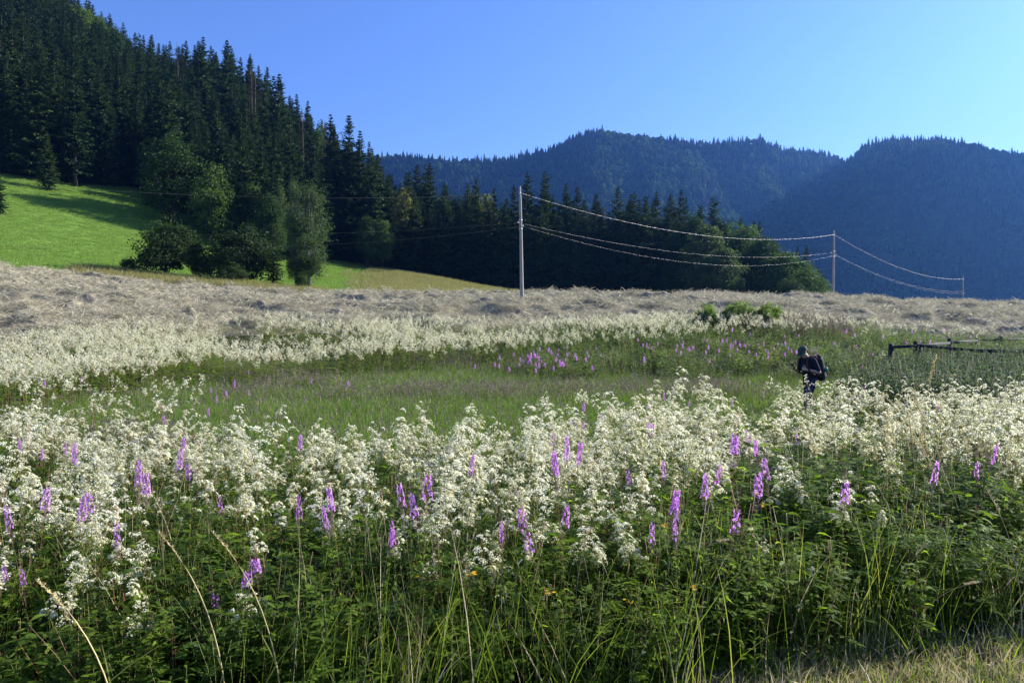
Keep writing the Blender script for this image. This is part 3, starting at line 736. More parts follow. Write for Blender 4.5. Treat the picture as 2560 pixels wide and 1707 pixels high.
# ================================================================== MEADOW PLANTS
def stem_curve(rng, n, H, spread, lean=.12):
    a = rng.random(n) * 6.283; b = np.column_stack([np.cos(a), np.sin(a), np.zeros(n)]) * (spread * rng.random(n) ** .6)[:, None]
    h = H * rng.uniform(.75, 1.1, n); l = rng.normal(0, lean, (n, 2))
    top = b + np.column_stack([l * h[:, None], h]); mid = (b + top) / 2; mid[:, :2] -= l * (h * .2)[:, None]
    return b, mid, top
def along(b, m, t, q):
    q = np.asarray(q)[..., None]
    return (1 - q)**2 * b + 2 * q * (1 - q) * m + q**2 * t
def lance_leaves(mb, rng, b, m, t, per, L, W, q0=.1, q1=.95, mat=0, droop=.5, up=.55):
    n = len(b); q = np.sort(rng.uniform(q0, q1, (n, per)), 1)
    p = along(b[:, None], m[:, None], t[:, None], q).reshape(-1, 3); k = n * per
    a = (np.arange(per)[None] * 2.4 + rng.random((n, 1)) * 6.28 + rng.normal(0, .3, (n, per))).ravel()
    d = np.column_stack([np.cos(a), np.sin(a), np.full(k, up)]) + rng.normal(0, .15, (k, 3)); d = unit(d)
    l = L * rng.uniform(.6, 1.15, k) * (1.1 - .35 * q.ravel())
    p2 = p + d * l[:, None] * np.array([1, 1, .25]) - np.array([0, 0, 1]) * (l * droop * .3)[:, None]
    p1 = p + d * (l * .5)[:, None]
    side = np.cross(d, [0, 0, 1]) + rng.normal(0, .25, (k, 3))
    ribbons(mb, p, p1, p2, W * rng.uniform(.7, 1.2, k), 3, 'leaf', mat, side=side)
def pinnate_leaves(mb, rng, b, m, t, per, L, q0=.08, q1=.8, mat=0):
    """leaves of 3-4 pairs of broad leaflets with a bigger end lobe"""
    n = len(b)
    for j in range(per):
        q = rng.uniform(q0, q1, n); p = along(b, m, t, q)
        a = rng.random(n) * 6.283; d = unit(np.column_stack([np.cos(a), np.sin(a), rng.uniform(.1, .7, n)]))
        l = L * rng.uniform(.7, 1.2, n) * (1.15 - .6 * q)
        tip = p + d * l[:, None]; tip[:, 2] -= l * .15; midp = p + d * (l * .55)[:, None]; midp[:, 2] += l * .05
        sd = unit(np.cross(d, [0, 0, 1.]))
        for i, u in enumerate((.3, .55, .78)):
            c = along(p, midp, tip, np.full(n, u))
            for sgn in (-1, 1):
                dv = unit(sd * sgn + d * .55 + rng.normal(0, .12, (n, 3))); ll = l * (.26 + .1 * u)
                ribbons(mb, c, c + dv * (ll * .5)[:, None] + [0, 0, .004], c + dv * ll[:, None] - np.array([0, 0, 1]) * (ll * .2)[:, None], ll * .48, 2, 'leaf', mat, side=np.cross(dv, [0, 0, 1.]) + rng.normal(0, .15, (n, 3)))
        dv = unit(d + rng.normal(0, .1, (n, 3)) - [0, 0, .2]); ll = l * .42; c = along(p, midp, tip, np.full(n, .86))
        ribbons(mb, c, c + dv * (ll * .5)[:, None], c + dv * ll[:, None], ll * .65, 3, 'leaf', mat, side=np.cross(dv, [0, 0, 1.]) + rng.normal(0, .15, (n, 3)))
def panicle(mb, rng, top, size, dens=1.0, fl=.0085, mat=0, budm=1, stemm=2, stage=None):
    """branched head: stalks of uneven length that each end in a small flat-topped plate of florets"""
    stage = rng.random() if stage is None else stage
    nr = int(rng.integers(5, 10)); lean = rng.normal(0, .35, 2)
    root = top + np.array([0, 0, -size * .6])
    for i in range(nr):
        q = (i + rng.random()) / nr; a = i * 2.4 + rng.normal(0, .6); r = size * rng.uniform(.08, .46) * (1.15 - .6 * q)
        h = size * (-.45 + 1.25 * q) + rng.normal(0, size * .06)
        c = top + np.array([math.cos(a) * r + lean[0] * size * q * .4, math.sin(a) * r + lean[1] * size * q * .4, h])
        mid = (root + c) / 2 + np.array([math.cos(a) * r * .2, math.sin(a) * r * .2, -.01])
        ribbons(mb, [root], [mid], [c], .003, 3, 'flat', stemm)
        s = size * rng.uniform(.10, .21) * (1.1 - .35 * q); n = int(rng.uniform(60, 105) * dens * (s / (size * .15)) ** 1.3)
        k = int(rng.integers(3, 6)); sub = rng.normal(size=(k, 3)) * np.array([.75, .75, .22]) * s
        g = np.clip(rng.normal(size=(n, 3)), -1.7, 1.7) * np.array([.40, .40, .10]) * s + sub[rng.integers(0, k, n)]
        g[:, 2] -= .35 * (g[:, 0]**2 + g[:, 1]**2) / s
        isbud = rng.random(n) < (.08 if stage < .62 else .55) + .18 * (q > .85)
        pts = c + g
        quads(mb, pts[~isbud], fl * rng.uniform(.75, 1.4, (~isbud).sum()), mat, .9, nrm=np.array([0, 0, 1.3]))
        quads(mb, pts[isbud] - [0, 0, s * .15], fl * .75, budm, .9)
        m = int(10 * dens) + 2; t_ = rng.random(m)[:, None]; ps = (1 - t_)**2 * root + 2 * t_ * (1 - t_) * mid + t_**2 * c + rng.normal(0, .006, (m, 3))
        quads(mb, ps, fl * .8, budm, .9)
def meadowsweet(seed, H, size, nl=9, dens=1.0, fl=.0085, heads=1):
    rng = np.random.default_rng(seed)
    b, m, t = stem_curve(rng, 1, H, .02, .10)
    st, lf, fh = MB(), MB(), MB()
    q = np.linspace(0, 1, 7); tubes(st, along(b, m, t, q)[None][0], np.linspace(.0042, .002, 7), 4, 0)
    pinnate_leaves(lf, rng, b, m, t, nl, .22, .08, .86, 0)
    panicle(fh, rng, t[0] + [0, 0, size * .2], size, dens, fl)
    for k in range(heads - 1):
        qs = rng.uniform(.78, .93); p = along(b, m, t, np.array([qs]))[0]; a = rng.random() * 6.28
        e = p + np.array([math.cos(a) * .12, math.sin(a) * .12, rng.uniform(.02, .16)])
        tubes(st, np.array([p, (p + e) / 2 + [0, 0, -.01], e]), np.array([.002, .0018, .0015]), 4, 0)
        panicle(fh, rng, e + [0, 0, size * .1], size * rng.uniform(.55, .8), dens, fl)
    return st, lf, fh
NM = 8
ms = [meadowsweet(500 + k, [1.12, 1.2, 1.05, 1.15, 1.22, 1.08, 1.0, 1.16][k], [.17, .22, .19, .25, .18, .21, .15, .24][k], 10, 1.0, .0112, [2, 4, 2, 3, 2, 3, 1, 3][k]) for k in range(NM)]
ms_parts = [[('stem', s.mesh('meadowsweet_stem', [M['stem']])), ('foliage', l.mesh('meadowsweet_foliage', [M['herb']])), ('flower_head', f.mesh('meadowsweet_flower_head', [M['cream'], M['bud'], M['stem']]))] for s, l, f in ms]
def joined(name, mbs, mats, offs):
    q = MB()
    for mbx, off in zip(mbs, offs):
        j0 = len(q.m); q.merge(mbx)
        for jj in range(j0, len(q.m)): q.m[jj] = q.m[jj] + off
    return proto(name, q.mesh(name, mats))
ms_far = []
for k in range(6):
    s, l, f = meadowsweet(700 + k, .98 + .06 * (k % 3), .125 + .015 * (k % 3), 8, .26, .0145, 2 + k % 2)
    ms_far.append(joined('meadowsweet_pattern', [s, l, f], [M['stem'], M['herb_bright'], M['cream'], M['bud'], M['stem']], [0, 1, 2]))
ms_near = [joined('meadowsweet_pattern_near', list(ms[k]), [M['stem'], M['herb'], M['cream'], M['bud'], M['stem']], [0, 1, 2]) for k in range(NM)]

def near_back(X): return np.interp(X, [-200, 0, 300, 600, 1000, 1450, 1600, 1900, 2560, 2800], [12.5, 12.5, 9.6, 8.9, 8.8, 9.0, 11.0, 12.0, 12.2, 12.2])
def near_front(X): return np.interp(X, [-200, 0, 800, 1300, 1700, 2100, 2560, 2800], [3.0, 3.0, 3.3, 3.5, 3.9, 4.3, 4.7, 4.9])
def ms_density(x, y):
    X = colX(x, y)
    f, b = float(near_front(X)), float(near_back(X))
    if y < f or y > b: return 0
    d = 1.0
    if y > b - 1.2: d *= (b - y) / 1.2 * .8 + .1
    if y < f + .8: d *= .35 + .75 * (y - f)
    d *= float(np.interp(fbm(x * .9, y * .9, 3, 91), [.37, .51, .61], [.02, .45, 1.0]))
    if X > 1700: d *= .82
    if X > 2100 and y < 7.5: d *= .7
    if X < 300 and y > 8.5: d *= .4
    return d
pts = []
rr = np.random.default_rng(41)
cells = {}
for _ in range(60000):
    y = math.sqrt(rr.uniform(3.1**2, 12.6**2)); x = rr.uniform(-.82, .82) * y
    if rr.random() > ms_density(x, y): continue
    k = (int(x // .17), int(y // .17))
    if any(((x - a)**2 + (y - b)**2) < .15**2 for i in (-1, 0, 1) for j in (-1, 0, 1) for a, b in cells.get((k[0] + i, k[1] + j), ())): continue
    cells.setdefault(k, []).append((x, y)); pts.append((x, y))
    if len(pts) > 930: break
random.shuffle(pts)
def ms_height(x, y):
    f = float(near_front(colX(x, y)))
    return float(np.interp(y, [f, f + .6, f + 1.5, 12], [.55, .68, .83, .83])) * random.uniform(.80, 1.14) * float(np.interp(colX(x, y), [1400, 1700], [1, 1.07]))
pts.sort(key=lambda p: p[1]); inview = [p for p in pts if abs(p[0] / p[1]) < .70]
named_ms = inview[:300]; sns = set(named_ms); rest_ms = [p for p in pts if p not in sns]
mfirst = {}
for i, (x, y) in enumerate(named_ms):
    k = random.randrange(NM); X = colX(x, y)
    if X < 850: lab, g = 'tall meadowsweet with fluffy cream flower plumes in the near stand, left side', 'meadowsweet in the left part of the near stand'
    elif X < 1700: lab, g = 'tall meadowsweet with fluffy cream flower plumes in the near stand, middle', 'meadowsweet in the middle of the near stand'
    else: lab, g = 'tall meadowsweet with fluffy cream flower plumes in the near stand, right side', 'meadowsweet in the right part of the near stand'
    loc = (x, y, gz(x, y) - .02); rot = (random.gauss(0, .07), random.gauss(0, .07), random.random() * 6.28); s = ms_height(x, y)
    if k not in mfirst: mfirst[k] = make_thing('meadowsweet_plant', ms_parts[k], loc, rot, s, lab, 'wildflower', g)
    else: copy_thing(mfirst[k], loc, rot, s, lab, g, 'wildflower')
def scatter_pts(name, protos, xy, label, cat, smin=.85, smax=1.15, tilt=.07, sfun=None, sink=.02, zsq=None):
    xy = np.array(xy); n = len(xy); z = ground(xy[:, 0], xy[:, 1]) - sink
    s = RNG.uniform(smin, smax, n)
    if sfun is not None: s = s * np.array([sfun(*p) for p in xy])
    rot = np.column_stack([RNG.normal(0, tilt, n), RNG.normal(0, tilt, n), RNG.random(n) * 6.283])
    return scatter(name, protos, np.column_stack([xy, z]), rot, s, RNG.integers(0, len(protos), n), label, cat)
scatter_pts('meadowsweet_stand', ms_near, rest_ms, 'cream meadowsweet crowding the back of the near stand', 'wildflowers', sfun=lambda x, y: ms_height(x, y))

# far band of meadowsweet
def far_front(X): return np.interp(X, [-300, 0, 400, 640, 950, 1300, 1600, 1900, 2200], [12.5, 13.0, 18.5, 20.5, 24, 27, 28.5, 30, 31])
pf = []
for _ in range(60000):
    y = math.sqrt(rr.uniform(12**2, 36.5**2)); x = rr.uniform(-.85, .66) * y; X = colX(x, y)
    f, b = float(far_front(X)), float(hay_front(X)) - .4
    if y < f or y > b: continue
    d = min(1, (y - f) / 2.2) ** 1.3 * .9 + .04
    if X < 500: d *= float(np.interp(y, [13, 17, 19], [.2, .45, 1]))
    d *= float(np.interp(fbm(x * .35, y * .35, 3, 95), [.36, .48, .6], [.1, .6, 1.0]))
    d *= float(np.interp(X, [1500, 1800, 1960, 2200, 2400], [1, .75, .4, .22, .1]))
    if y > 17: d *= .62
    if rr.random() < d: pf.append((x, y))
    if len(pf) > 3900: break
scatter_pts('meadowsweet_field', ms_far, pf, 'far band of cream meadowsweet below the hay field', 'wildflowers', .85, 1.1, .05)
# few scattered ones around the fence and mid left
ps = [((P(X, Y, d).x), d) for X, Y, d in [(2240, 870, 23), (2330, 1000, 14), (1370, 960, 12.5), (1440, 985, 11), (1465, 955, 11.5), (1500, 940, 12), (1405, 1000, 10.5), (1600, 960, 11)] ]
ps += [(rr.uniform(-.70, -.42) * y, y) for y in rr.uniform(10, 19, 45)]
ps += [((X - 1280) / F * d, d) for X, d in zip(rr.uniform(1950, 2110, 26), rr.uniform(11.6, 13.4, 26))]
scatter_pts('meadowsweet_strays', ms_far, ps, 'stray cream meadowsweet plants standing in the open grass', 'wildflowers', .8, 1.1, .1)

# fireweed -----------------------------------------------------------
def fireweed(seed, H=1.3, flen=.17, leaves=34, fl=.024, dens=1.0):
    rng = np.random.default_rng(seed); b, m, t = stem_curve(rng, 1, H, .01, .06)
    st, lf, fh, bd = MB(), MB(), MB(), MB()
    q = np.linspace(0, 1, 8); tubes(st, along(b, m, t, q), np.linspace(.0045, .0012, 8), 4, 0)
    lance_leaves(lf, rng, b, m, t, leaves, .14, .02, .1, .74, 0)
    q0 = 1 - .11 - flen / H
    for i in range(int(26 * dens)):
        u = i / (26 * dens); qq = q0 + u * flen / H; p = along(b, m, t, np.array([qq]))[0]; a = i * 2.4 + rng.normal(0, .2)
        d = np.array([math.cos(a), math.sin(a), .15]); L = .034 * (1.15 - .5 * u) * rng.uniform(.8, 1.15); c = p + d * L
        ribbons(fh, [p], [p + d * L * .5], [c], .004, 1, 'flat', 1)
        n = 4; e1 = unit(np.cross(d, [0, 0, 1.])); e2 = np.cross(d, e1); an = np.arange(4) * 1.5708 + rng.random()
        dv = e1 * np.cos(an)[:, None] + e2 * np.sin(an)[:, None] + d * .35
        ribbons(fh, np.repeat([c], 4, 0), c + dv * fl * .35, c + dv * fl * .62, fl * .55, 2, 'leaf', 0, side=np.cross(dv, d) + .01)
    nb = 20; qq = np.linspace(q0 + flen / H, 1.0, nb); p = along(b, m, t, qq); a = np.arange(nb) * 2.4
    dv = np.column_stack([np.cos(a), np.sin(a), np.full(nb, .5)]); L = np.linspace(.03, .006, nb)[:, None]
    ribbons(bd, p, p + dv * L * .5, p + dv * L - [0, 0, .004], .005, 2, 'leaf', 0)
    nb = 12; qq = rng.uniform(q0 - .07, q0 + .02, nb); p = along(b, m, t, qq); a = rng.random(nb) * 6.28
    dv = unit(np.column_stack([np.cos(a), np.sin(a), np.full(nb, .8)])); ribbons(bd, p, p + dv * .03, p + dv * .065, .004, 2, 'flat', 0)
    return st, lf, fh, bd
fw = [fireweed(900 + k, [1.3, 1.4, 1.25, 1.35][k], [.13, .16, .11, .14][k], dens=[1, .6, 1.1, .75][k]) for k in range(4)]
fw_parts = [[('stem', a.mesh('fireweed_stem', [M['stem']])), ('foliage', b.mesh('fireweed_foliage', [M['herb_bright']])), ('flower_spike', c.mesh('fireweed_flower_spike', [M['pink'], M['pinkbud']])), ('bud_tip', d.mesh('fireweed_bud_tip', [M['pinkbud']]))] for a, b, c, d in fw]
def small_fw(k):
    a, b, c, d = fireweed(950 + k, 1.1, .13, 22, .034, .7)
    q = MB()
    for mbx, off in ((a, 0), (b, 1), (c, 2), (d, 3)):
        j0 = len(q.m); q.merge(mbx)
        for jj in range(j0, len(q.m)): q.m[jj] = q.m[jj] + off
    return q.mesh('small_fireweed', [M['stem'], M['herb_bright'], M['pink'], M['pinkbud']])
fw_small = [small_fw(k) for k in range(3)]
NEARFW = """192,942 108,961 150,1024 625,920 560,955 580,963 530,959 591,982 542,988 672,1013 533,1033 750,955 638,975 430,1060 145,1105 105,1144 170,1154 132,1174 43,1134 541,1125 499,1158 466,1111 390,1172 597,1194 743,1125 320,1216 240,1237 159,1257 286,1270 110,1259 365,1228 22,1217 49,1232 763,1246 568,1456 611,1447 665,1429 87,1379 54,1397 1638,977 1676,973 1658,999 1602,1000 1593,1026 1613,1033 1613,1055 1635,1029 1568,1055 1490,1022 1495,1037 1506,1037 1457,1055 1429,1040 1466,1029 1398,1102 1409,1123 1432,1149 1430,1170 1349,1192 1651,1082 1685,1156 1108,1185 1034,1185 1063,1196 1389,1273 1401,1293 1271,1315 1626,1226 1633,1281 1696,1297 895,1254 886,1279 1016,1263 928,1340 1101,1279 1579,1149 1879,941 1905,968 1828,1010 1760,1051 1716,996 1863,1083 1934,1098 2005,1089 1819,1127 1716,1118 1974,1135 1901,1133 2170,926 2162,963 2152,974 2022,988 2071,987 2342,957 2360,1030 2393,1098 2453,1124 2263,1136 2102,1204 1779,1186 1755,1255 1888,1246 2446,1021 2548,1040 883,952 1702,1300"""
first_fw = None; ffw = {}
def reg(x, y):
    X, Y = x, y
    h = 'left' if X < 850 else 'centre' if X < 1700 else 'right'
    return h
for w in NEARFW.split():
    X, Y = map(float, w.split(','))
    # walk out along the sight line until the flower stands about 1.1-1.3 m over the soil
    big = Y > 1040
    tgt = random.uniform(.9, 1.08) if Y > 1040 else random.uniform(.85, 1.0)
    d = 3.3
    while d < 30:
        p = P(X, Y, d)
        if p.z - gz(p.x, d) < tgt: break
        d += .1
    d = max(d, 3.4); p = P(X, Y, d); g = gz(p.x, d); k = random.randrange(4)
    Hk = [1.3, 1.4, 1.25, 1.35][k]; fr = Hk * (1 - .11) - [.13, .16, .11, .14][k] * .5
    s = max(.45, (p.z - g)) / fr
    loc = (p.x, d, g - .01); rot = (random.gauss(0, .10), random.gauss(0, .10), random.random() * 6.28)
    side = reg(X, Y); fat = random.uniform(.34, .70) if Y < 1400 else 1.15; s = (s * fat, s * fat, s)
    if abs(X - 615) < 60 and Y > 1400: lab, g_ = 'magenta fireweed in the low trio of spikes at the bottom left', 'trio of fireweed spikes at the bottom left'
    elif d > 9: lab, g_ = f'magenta fireweed standing behind the near white flowers, {side} part', f'fireweed behind the near white flowers, {side}'
    else: lab, g_ = f'magenta fireweed spike among the near white flowers, {side} part', f'fireweed among the near white flowers, {side}'
    if k not in ffw: ffw[k] = make_thing('fireweed_plant', fw_parts[k], loc, rot, s, lab, 'wildflower', g_)
    else: copy_thing(ffw[k], loc, rot, s, lab, g_, 'wildflower')
c = 0; nf = 0
while nf < 135:
    u = random.random()
    if u < .55: X, Y = random.gauss(1820, 160), random.gauss(858, 16)
    elif u < .75: X, Y = random.gauss(1370, 60), random.gauss(888, 14)
    elif u < .85: X, Y = random.uniform(1160, 1500), random.uniform(878, 912)
    else: X, Y = random.uniform(2100, 2430), random.uniform(818, 850)
    if not (1140 < X < 2450) or Y > 915: continue
    d = 14; tgt = random.uniform(.85, 1.15)
    while d < 36:
        p = P(X, Y, d)
        if p.z - gz(p.x, d) < tgt: break
        d += .25
    if d >= 36: d = random.uniform(31, 35.5); p = P(X, Y, d)
    o = obj('fireweed_plant', fw_small[nf % 3], None, (p.x, d, gz(p.x, d)), (random.gauss(0, .06), random.gauss(0, .06), random.random() * 6.28), (tgt * .62, tgt * .62, tgt * random.uniform(.85, 1.0)))
    tag(o, 'small distant magenta fireweed before the far meadowsweet band', 'wildflower', 'distant fireweed before the far meadowsweet'); nf += 1
far_green = []
for _ in range(5000):
    y = rr.uniform(23, 36); x = rr.uniform(-.05, .8) * y; X = colX(x, y)
    if y > float(hay_front(X)) - .3: continue
    if rr.random() < float(np.interp(X, [1250, 1500, 2560], [.08, .5, .4])) * float(np.interp(y, [23, 27], [.15, 1])): far_green.append((x, y))

# leafy undergrowth ---------------------------------------------------
def herb_clump(seed, n, H, spread, bright=False, kind='lance', L=.13):
    rng = np.random.default_rng(seed); b, m, t = stem_curve(rng, n, H, spread, .13); mb = MB()
    q = np.linspace(0, 1, 5); pts = np.stack([along(b, m, t, np.full(n, a)) for a in q], 1)
    tubes(mb, pts, np.broadcast_to(np.linspace(.004, .0015, 5), (n, 5)), 3, 1)
    if kind == 'lance': lance_leaves(mb, rng, b, m, t, 24, L, L * .2, .06, 1.0, 0)
    elif kind == 'pinnate': pinnate_leaves(mb, rng, b, m, t, 10, .26, .08, 1.0, 0)
    else: lance_leaves(mb, rng, b, m, t, 24, .085, .042, .12, 1.0, 0, droop=1.3, up=.35)
    return mb
und = []
for k in range(9):
    kind = ['lance', 'pinnate', 'lance', 'lance', 'pinnate', 'lance', 'pinnate', 'pinnate', 'lance'][k]
    mbx = herb_clump(1100 + k, [5, 4, 6, 4, 5, 7, 4, 5, 6][k], [.85, .75, .7, .95, .8, .6, .7, 1.0, .8][k], .16, kind=kind, L=[.16, 0, .13, .17, 0, .12, 0, .14, .16][k])
    und.append(proto('herb_pattern', mbx.mesh('herb_pattern', [M['herb' if k % 2 else 'herb_bright'], M['stem']])))
pu = []
def verge_edge(X): return float(np.interp(X, [-200, 900, 1400, 1800, 2200, 2560, 2800], [2.85, 2.9, 3.15, 3.5, 3.8, 4.12, 4.25]))
for _ in range(14500):
    y = math.sqrt(rr.uniform(2.8**2, 12.6**2)); x = rr.uniform(-1.15, 1.15) * y; X = colX(x, y)
    if y < verge_edge(X) or y > float(near_back(X)) + .1: continue
    if X < 1900 and y > 9 and rr.random() < .5: continue
    if rr.random() > float(np.interp(fbm(x * 1.3, y * 1.3, 2, 77), [.3, .5], [.35, 1])): continue
    if rr.random() < float(np.interp(y, [3, 7, 9.5, 12], [1, .65, .45, .4])): pu.append((x, y))
def und_s(x, y):
    e = verge_edge(colX(x, y)); s = float(np.interp(y - e, [0, .5, 1.2, 3], [.5, .64, .74, .80]))
    return s * float(np.interp(colX(x, y), [1500, 2000], [1, 1.18]))
scatter_pts('undergrowth', und, pu, 'dense dark green leafy stems filling the foot of the near flowers', 'undergrowth', .8, 1.15, .09, und_s)
# nettles
nt = [proto('nettle_pattern', herb_clump(1200 + k, 5, 1.25, .2, kind='nettle').mesh('nettle_pattern', [M['nettle'], M['stem']])) for k in range(4)]
pn = []
for _ in range(5000):
    y = rr.uniform(12.3, 25.5); X = rr.uniform(2100, 2800); x = (X - 1280) / F * y
    lo = float(np.interp(X, [2100, 2200, 2300, 2560], [15.0, 13.2, 12.3, 12.3])); hi = float(np.interp(X, [2100, 2200, 2300, 2560], [15.5, 19, 23, 25]))
    if lo < y < hi and rr.random() < .42: pn.append((x, y))
scatter_pts('nettles', nt, pn, 'tall patch of dark nettles in front of the wooden fence', 'nettles', .85, 1.12, .06)
scatter_pts('leafy_meadow_plants', [proto('light_herb_pattern', herb_clump(1180 + k, 6, .8, .2, kind=['lance', 'pinnate', 'lance'][k], L=.13).mesh('light_herb_pattern', [M['lightherb'], M['stem']])) for k in range(3)], far_green, 'green leafy plants without flowers below the hay field on the right', 'undergrowth', .8, 1.3, .08)

# grasses ---------------------------------------------------------------
def grass_tuft(seed, n, H, spread, w, curl=.35, mats=('grass',), seedheads=0, strawp=.0, segs=3, bmin=.5):
    rng = np.random.default_rng(seed); mb = MB(); a = rng.random(n) * 6.28
    b = np.column_stack([np.cos(a), np.sin(a), np.zeros(n)]) * (spread * np.sqrt(rng.random(n)))[:, None]
    h = H * rng.uniform(bmin, 1.1, n); a2 = rng.random(n) * 6.28; l = rng.uniform(.05, curl, n) * h
    dv = np.column_stack([np.cos(a2), np.sin(a2), np.zeros(n)])
    p1 = b + np.column_stack([dv[:, :2] * (l * .25)[:, None], h * .6]); p2 = b + np.column_stack([dv[:, :2] * l[:, None], h * (1 - .25 * (l / h))])
    isst = rng.random(n) < strawp
    for sel, mt in ((~isst, 0), (isst, 1)):
        if sel.any(): ribbons(mb, b[sel], p1[sel], p2[sel], w * rng.uniform(.6, 1.2, sel.sum()), segs, 'blade', mt)
    if seedheads:
        k = rng.choice(n, min(seedheads, n), replace=False); p = p2[k]; hh = h[k]
        top = p + np.column_stack([dv[k, :2] * .04, np.full(len(k), .16)]) * (H / .6)
        ribbons(mb, p, (p + top) / 2, top, w * .5, 2, 'flat', 1 if len(mats) > 1 else 0)
        for j in range(8):
            q = rng.uniform(.35, 1.0, len(k))[:, None]; c = p + (top - p) * q
            dd_ = rng.normal(0, 1, (len(k), 3)); dd_[:, 2] = abs(dd_[:, 2]); dd_ = unit(dd_)
            ribbons(mb, c, c + dd_ * .015 * (H / .6), c + dd_ * .032 * (H / .6), w * 1.3, 1, 'flat', 2 if len(mats) > 2 else 1 if len(mats) > 1 else 0)
    return mb.mesh('grass_pattern', [M[x] for x in mats])
mg = [proto('meadow_grass_pattern', grass_tuft(1300 + k, 90, [.42, .5, .38, .46, .34][k], .32, .009, .55, ('meadow', 'straw', 'seed'), [4, 18, 2, 10, 1][k], .03)) for k in range(5)]
pm, pmi = [], []
for _ in range(60000):
    y = math.sqrt(rr.uniform(8.3**2, 36**2)); x = rr.uniform(-.86, .86) * y; X = colX(x, y)
    if y < float(near_back(X)) - 1.6: continue
    if y > float(hay_front(X)) - .2: continue
    if y > float(far_front(X)) + 3 and X < 1500: continue
    if rr.random() < .33 * (1.0 if y < 24 else .55): 
        pm.append((x, y)); zn = fbm(x * .16, y * .3, 3, 111)
        pmi.append(int(rr.choice([1, 3, 0])) if zn > .56 else int(rr.choice([0, 2, 4])))
pm = np.array(pm); n = len(pm); z = ground(pm[:, 0], pm[:, 1]) - .02
scatter('meadow_grass', mg, np.column_stack([pm, z]), np.column_stack([RNG.normal(0, .1, n), RNG.normal(0, .1, n), RNG.random(n) * 6.28]),
        RNG.uniform(.75, 1.2, n), np.array(pmi), 'open green meadow grass with purplish seed heads', 'grass')
print('meadow grass', n, 'far ms', len(pf), 'und', len(pu), 'nettle', len(pn), 'near ms', len(pts))
# tall foreground grass, rooted among the herbs
tg = [proto('tall_grass_pattern', grass_tuft(1400 + k, [22, 18, 16, 20][k], [.7, .85, .6, .8][k], .16, .0055, .6, ('grass', 'straw'), 0, [.15, .3, .1, .5][k], 4)) for k in range(4)]
pt = []
for _ in range(2600):
    y = math.sqrt(rr.uniform(2.9**2, 8**2)); x = rr.uniform(-.85, .85) * y; X = colX(x, y)
    if y < verge_edge(X) - .25: continue
    d = float(np.interp(X, [0, 800, 1000, 1500, 1700, 1900, 2560], [.16, .24, .45, .3, .5, .2, .32])) * float(np.interp(y, [3, 4.5, 6, 8], [1, .9, .6, .3]))
    if rr.random() < d: pt.append((x, y))
scatter_pts('tall_grass', tg, pt, 'tufts of long green and dry grass rising between the near herbs', 'grass', .8, 1.2, .12)
# mown verge
vg = [proto('verge_grass_pattern', grass_tuft(1500 + k, 80, [.09, .12, .07, .10][k], .16, .006, 1.1, ('grass', 'straw'), 0, [.35, .7, .5, .25][k], 2, .35)) for k in range(4)]
pv = []
for _ in range(15000):
    y = rr.uniform(.8, 5.0); x = rr.uniform(-5.0, 6.5); X = colX(x, y)
    if y > verge_edge(X) + .35: continue
    pv.append((x, y))
scatter_pts('verge_grass', vg, pv, 'mown verge of short green grass and straw at the road edge', 'grass', .7, 1.25, .2)

# ochre and pasture slopes
og = [proto('ochre_grass_pattern', grass_tuft(1600 + k, 90, .6, .7, .03, .4, ('ochre', 'straw'), 0, .12, 2)) for k in range(3)]
pg_ = [proto('pasture_grass_pattern', grass_tuft(1650 + k, 90, .16, .75, .035, .8, ('pasture', 'ochre'), 0, .08, 2)) for k in range(3)]
po, pp = [], []
for _ in range(60000):
    y = math.sqrt(rr.uniform(70**2, 165**2)); x = rr.uniform(-.80, .02) * y; X = colX(x, y)
    if y < float(hay_back(X)) - .5 or y > ffront(X) + 5: continue
    if X > 850 + (y - 80) * .8 + (float(fbm(x * .15, y * .15, 3, 5)) - .5) * 90 + rr.normal(0, 45) + 70: po.append((x, y))
    elif rr.random() < .5: pp.append((x, y))
scatter_pts('ochre_slope_grass', og, po[:9000], 'tall ochre grass covering the slope before the valley forest', 'grass', .7, 1.3, .1)
scatter_pts('pasture_turf', pg_, pp[:16000], 'short bright green turf of the hillside pasture', 'grass', .7, 1.4, .1)
strip = []
for _ in range(3000):
    X = rr.uniform(180, 800); y = float(hay_back(X)) + rr.uniform(-.5, 7); x = (X - 1280) / F * y
    if rr.random() < float(np.interp(X, [180, 350, 800], [.1, .8, .9])): strip.append((x, y))
scatter_pts('rough_edge_grass', og, strip, 'rough uncut grass strip between hay field and round trees', 'grass', .8, 1.8, .1)
# reddish dry grass patch near the shrubs
rg = [proto('dry_patch_pattern', grass_tuft(1700 + k, 70, .8, .3, .012, .4, ('ochre', 'straw', 'seed'), 20, .45, 2)) for k in range(2)]
scatter_pts('dry_grass_patch', rg, [((rr.uniform(1880, 2120) - 1280) / F * y, y) for y in rr.uniform(32, 36, 160)], 'reddish dry grass patch beside the shrubs at the hay edge', 'grass')

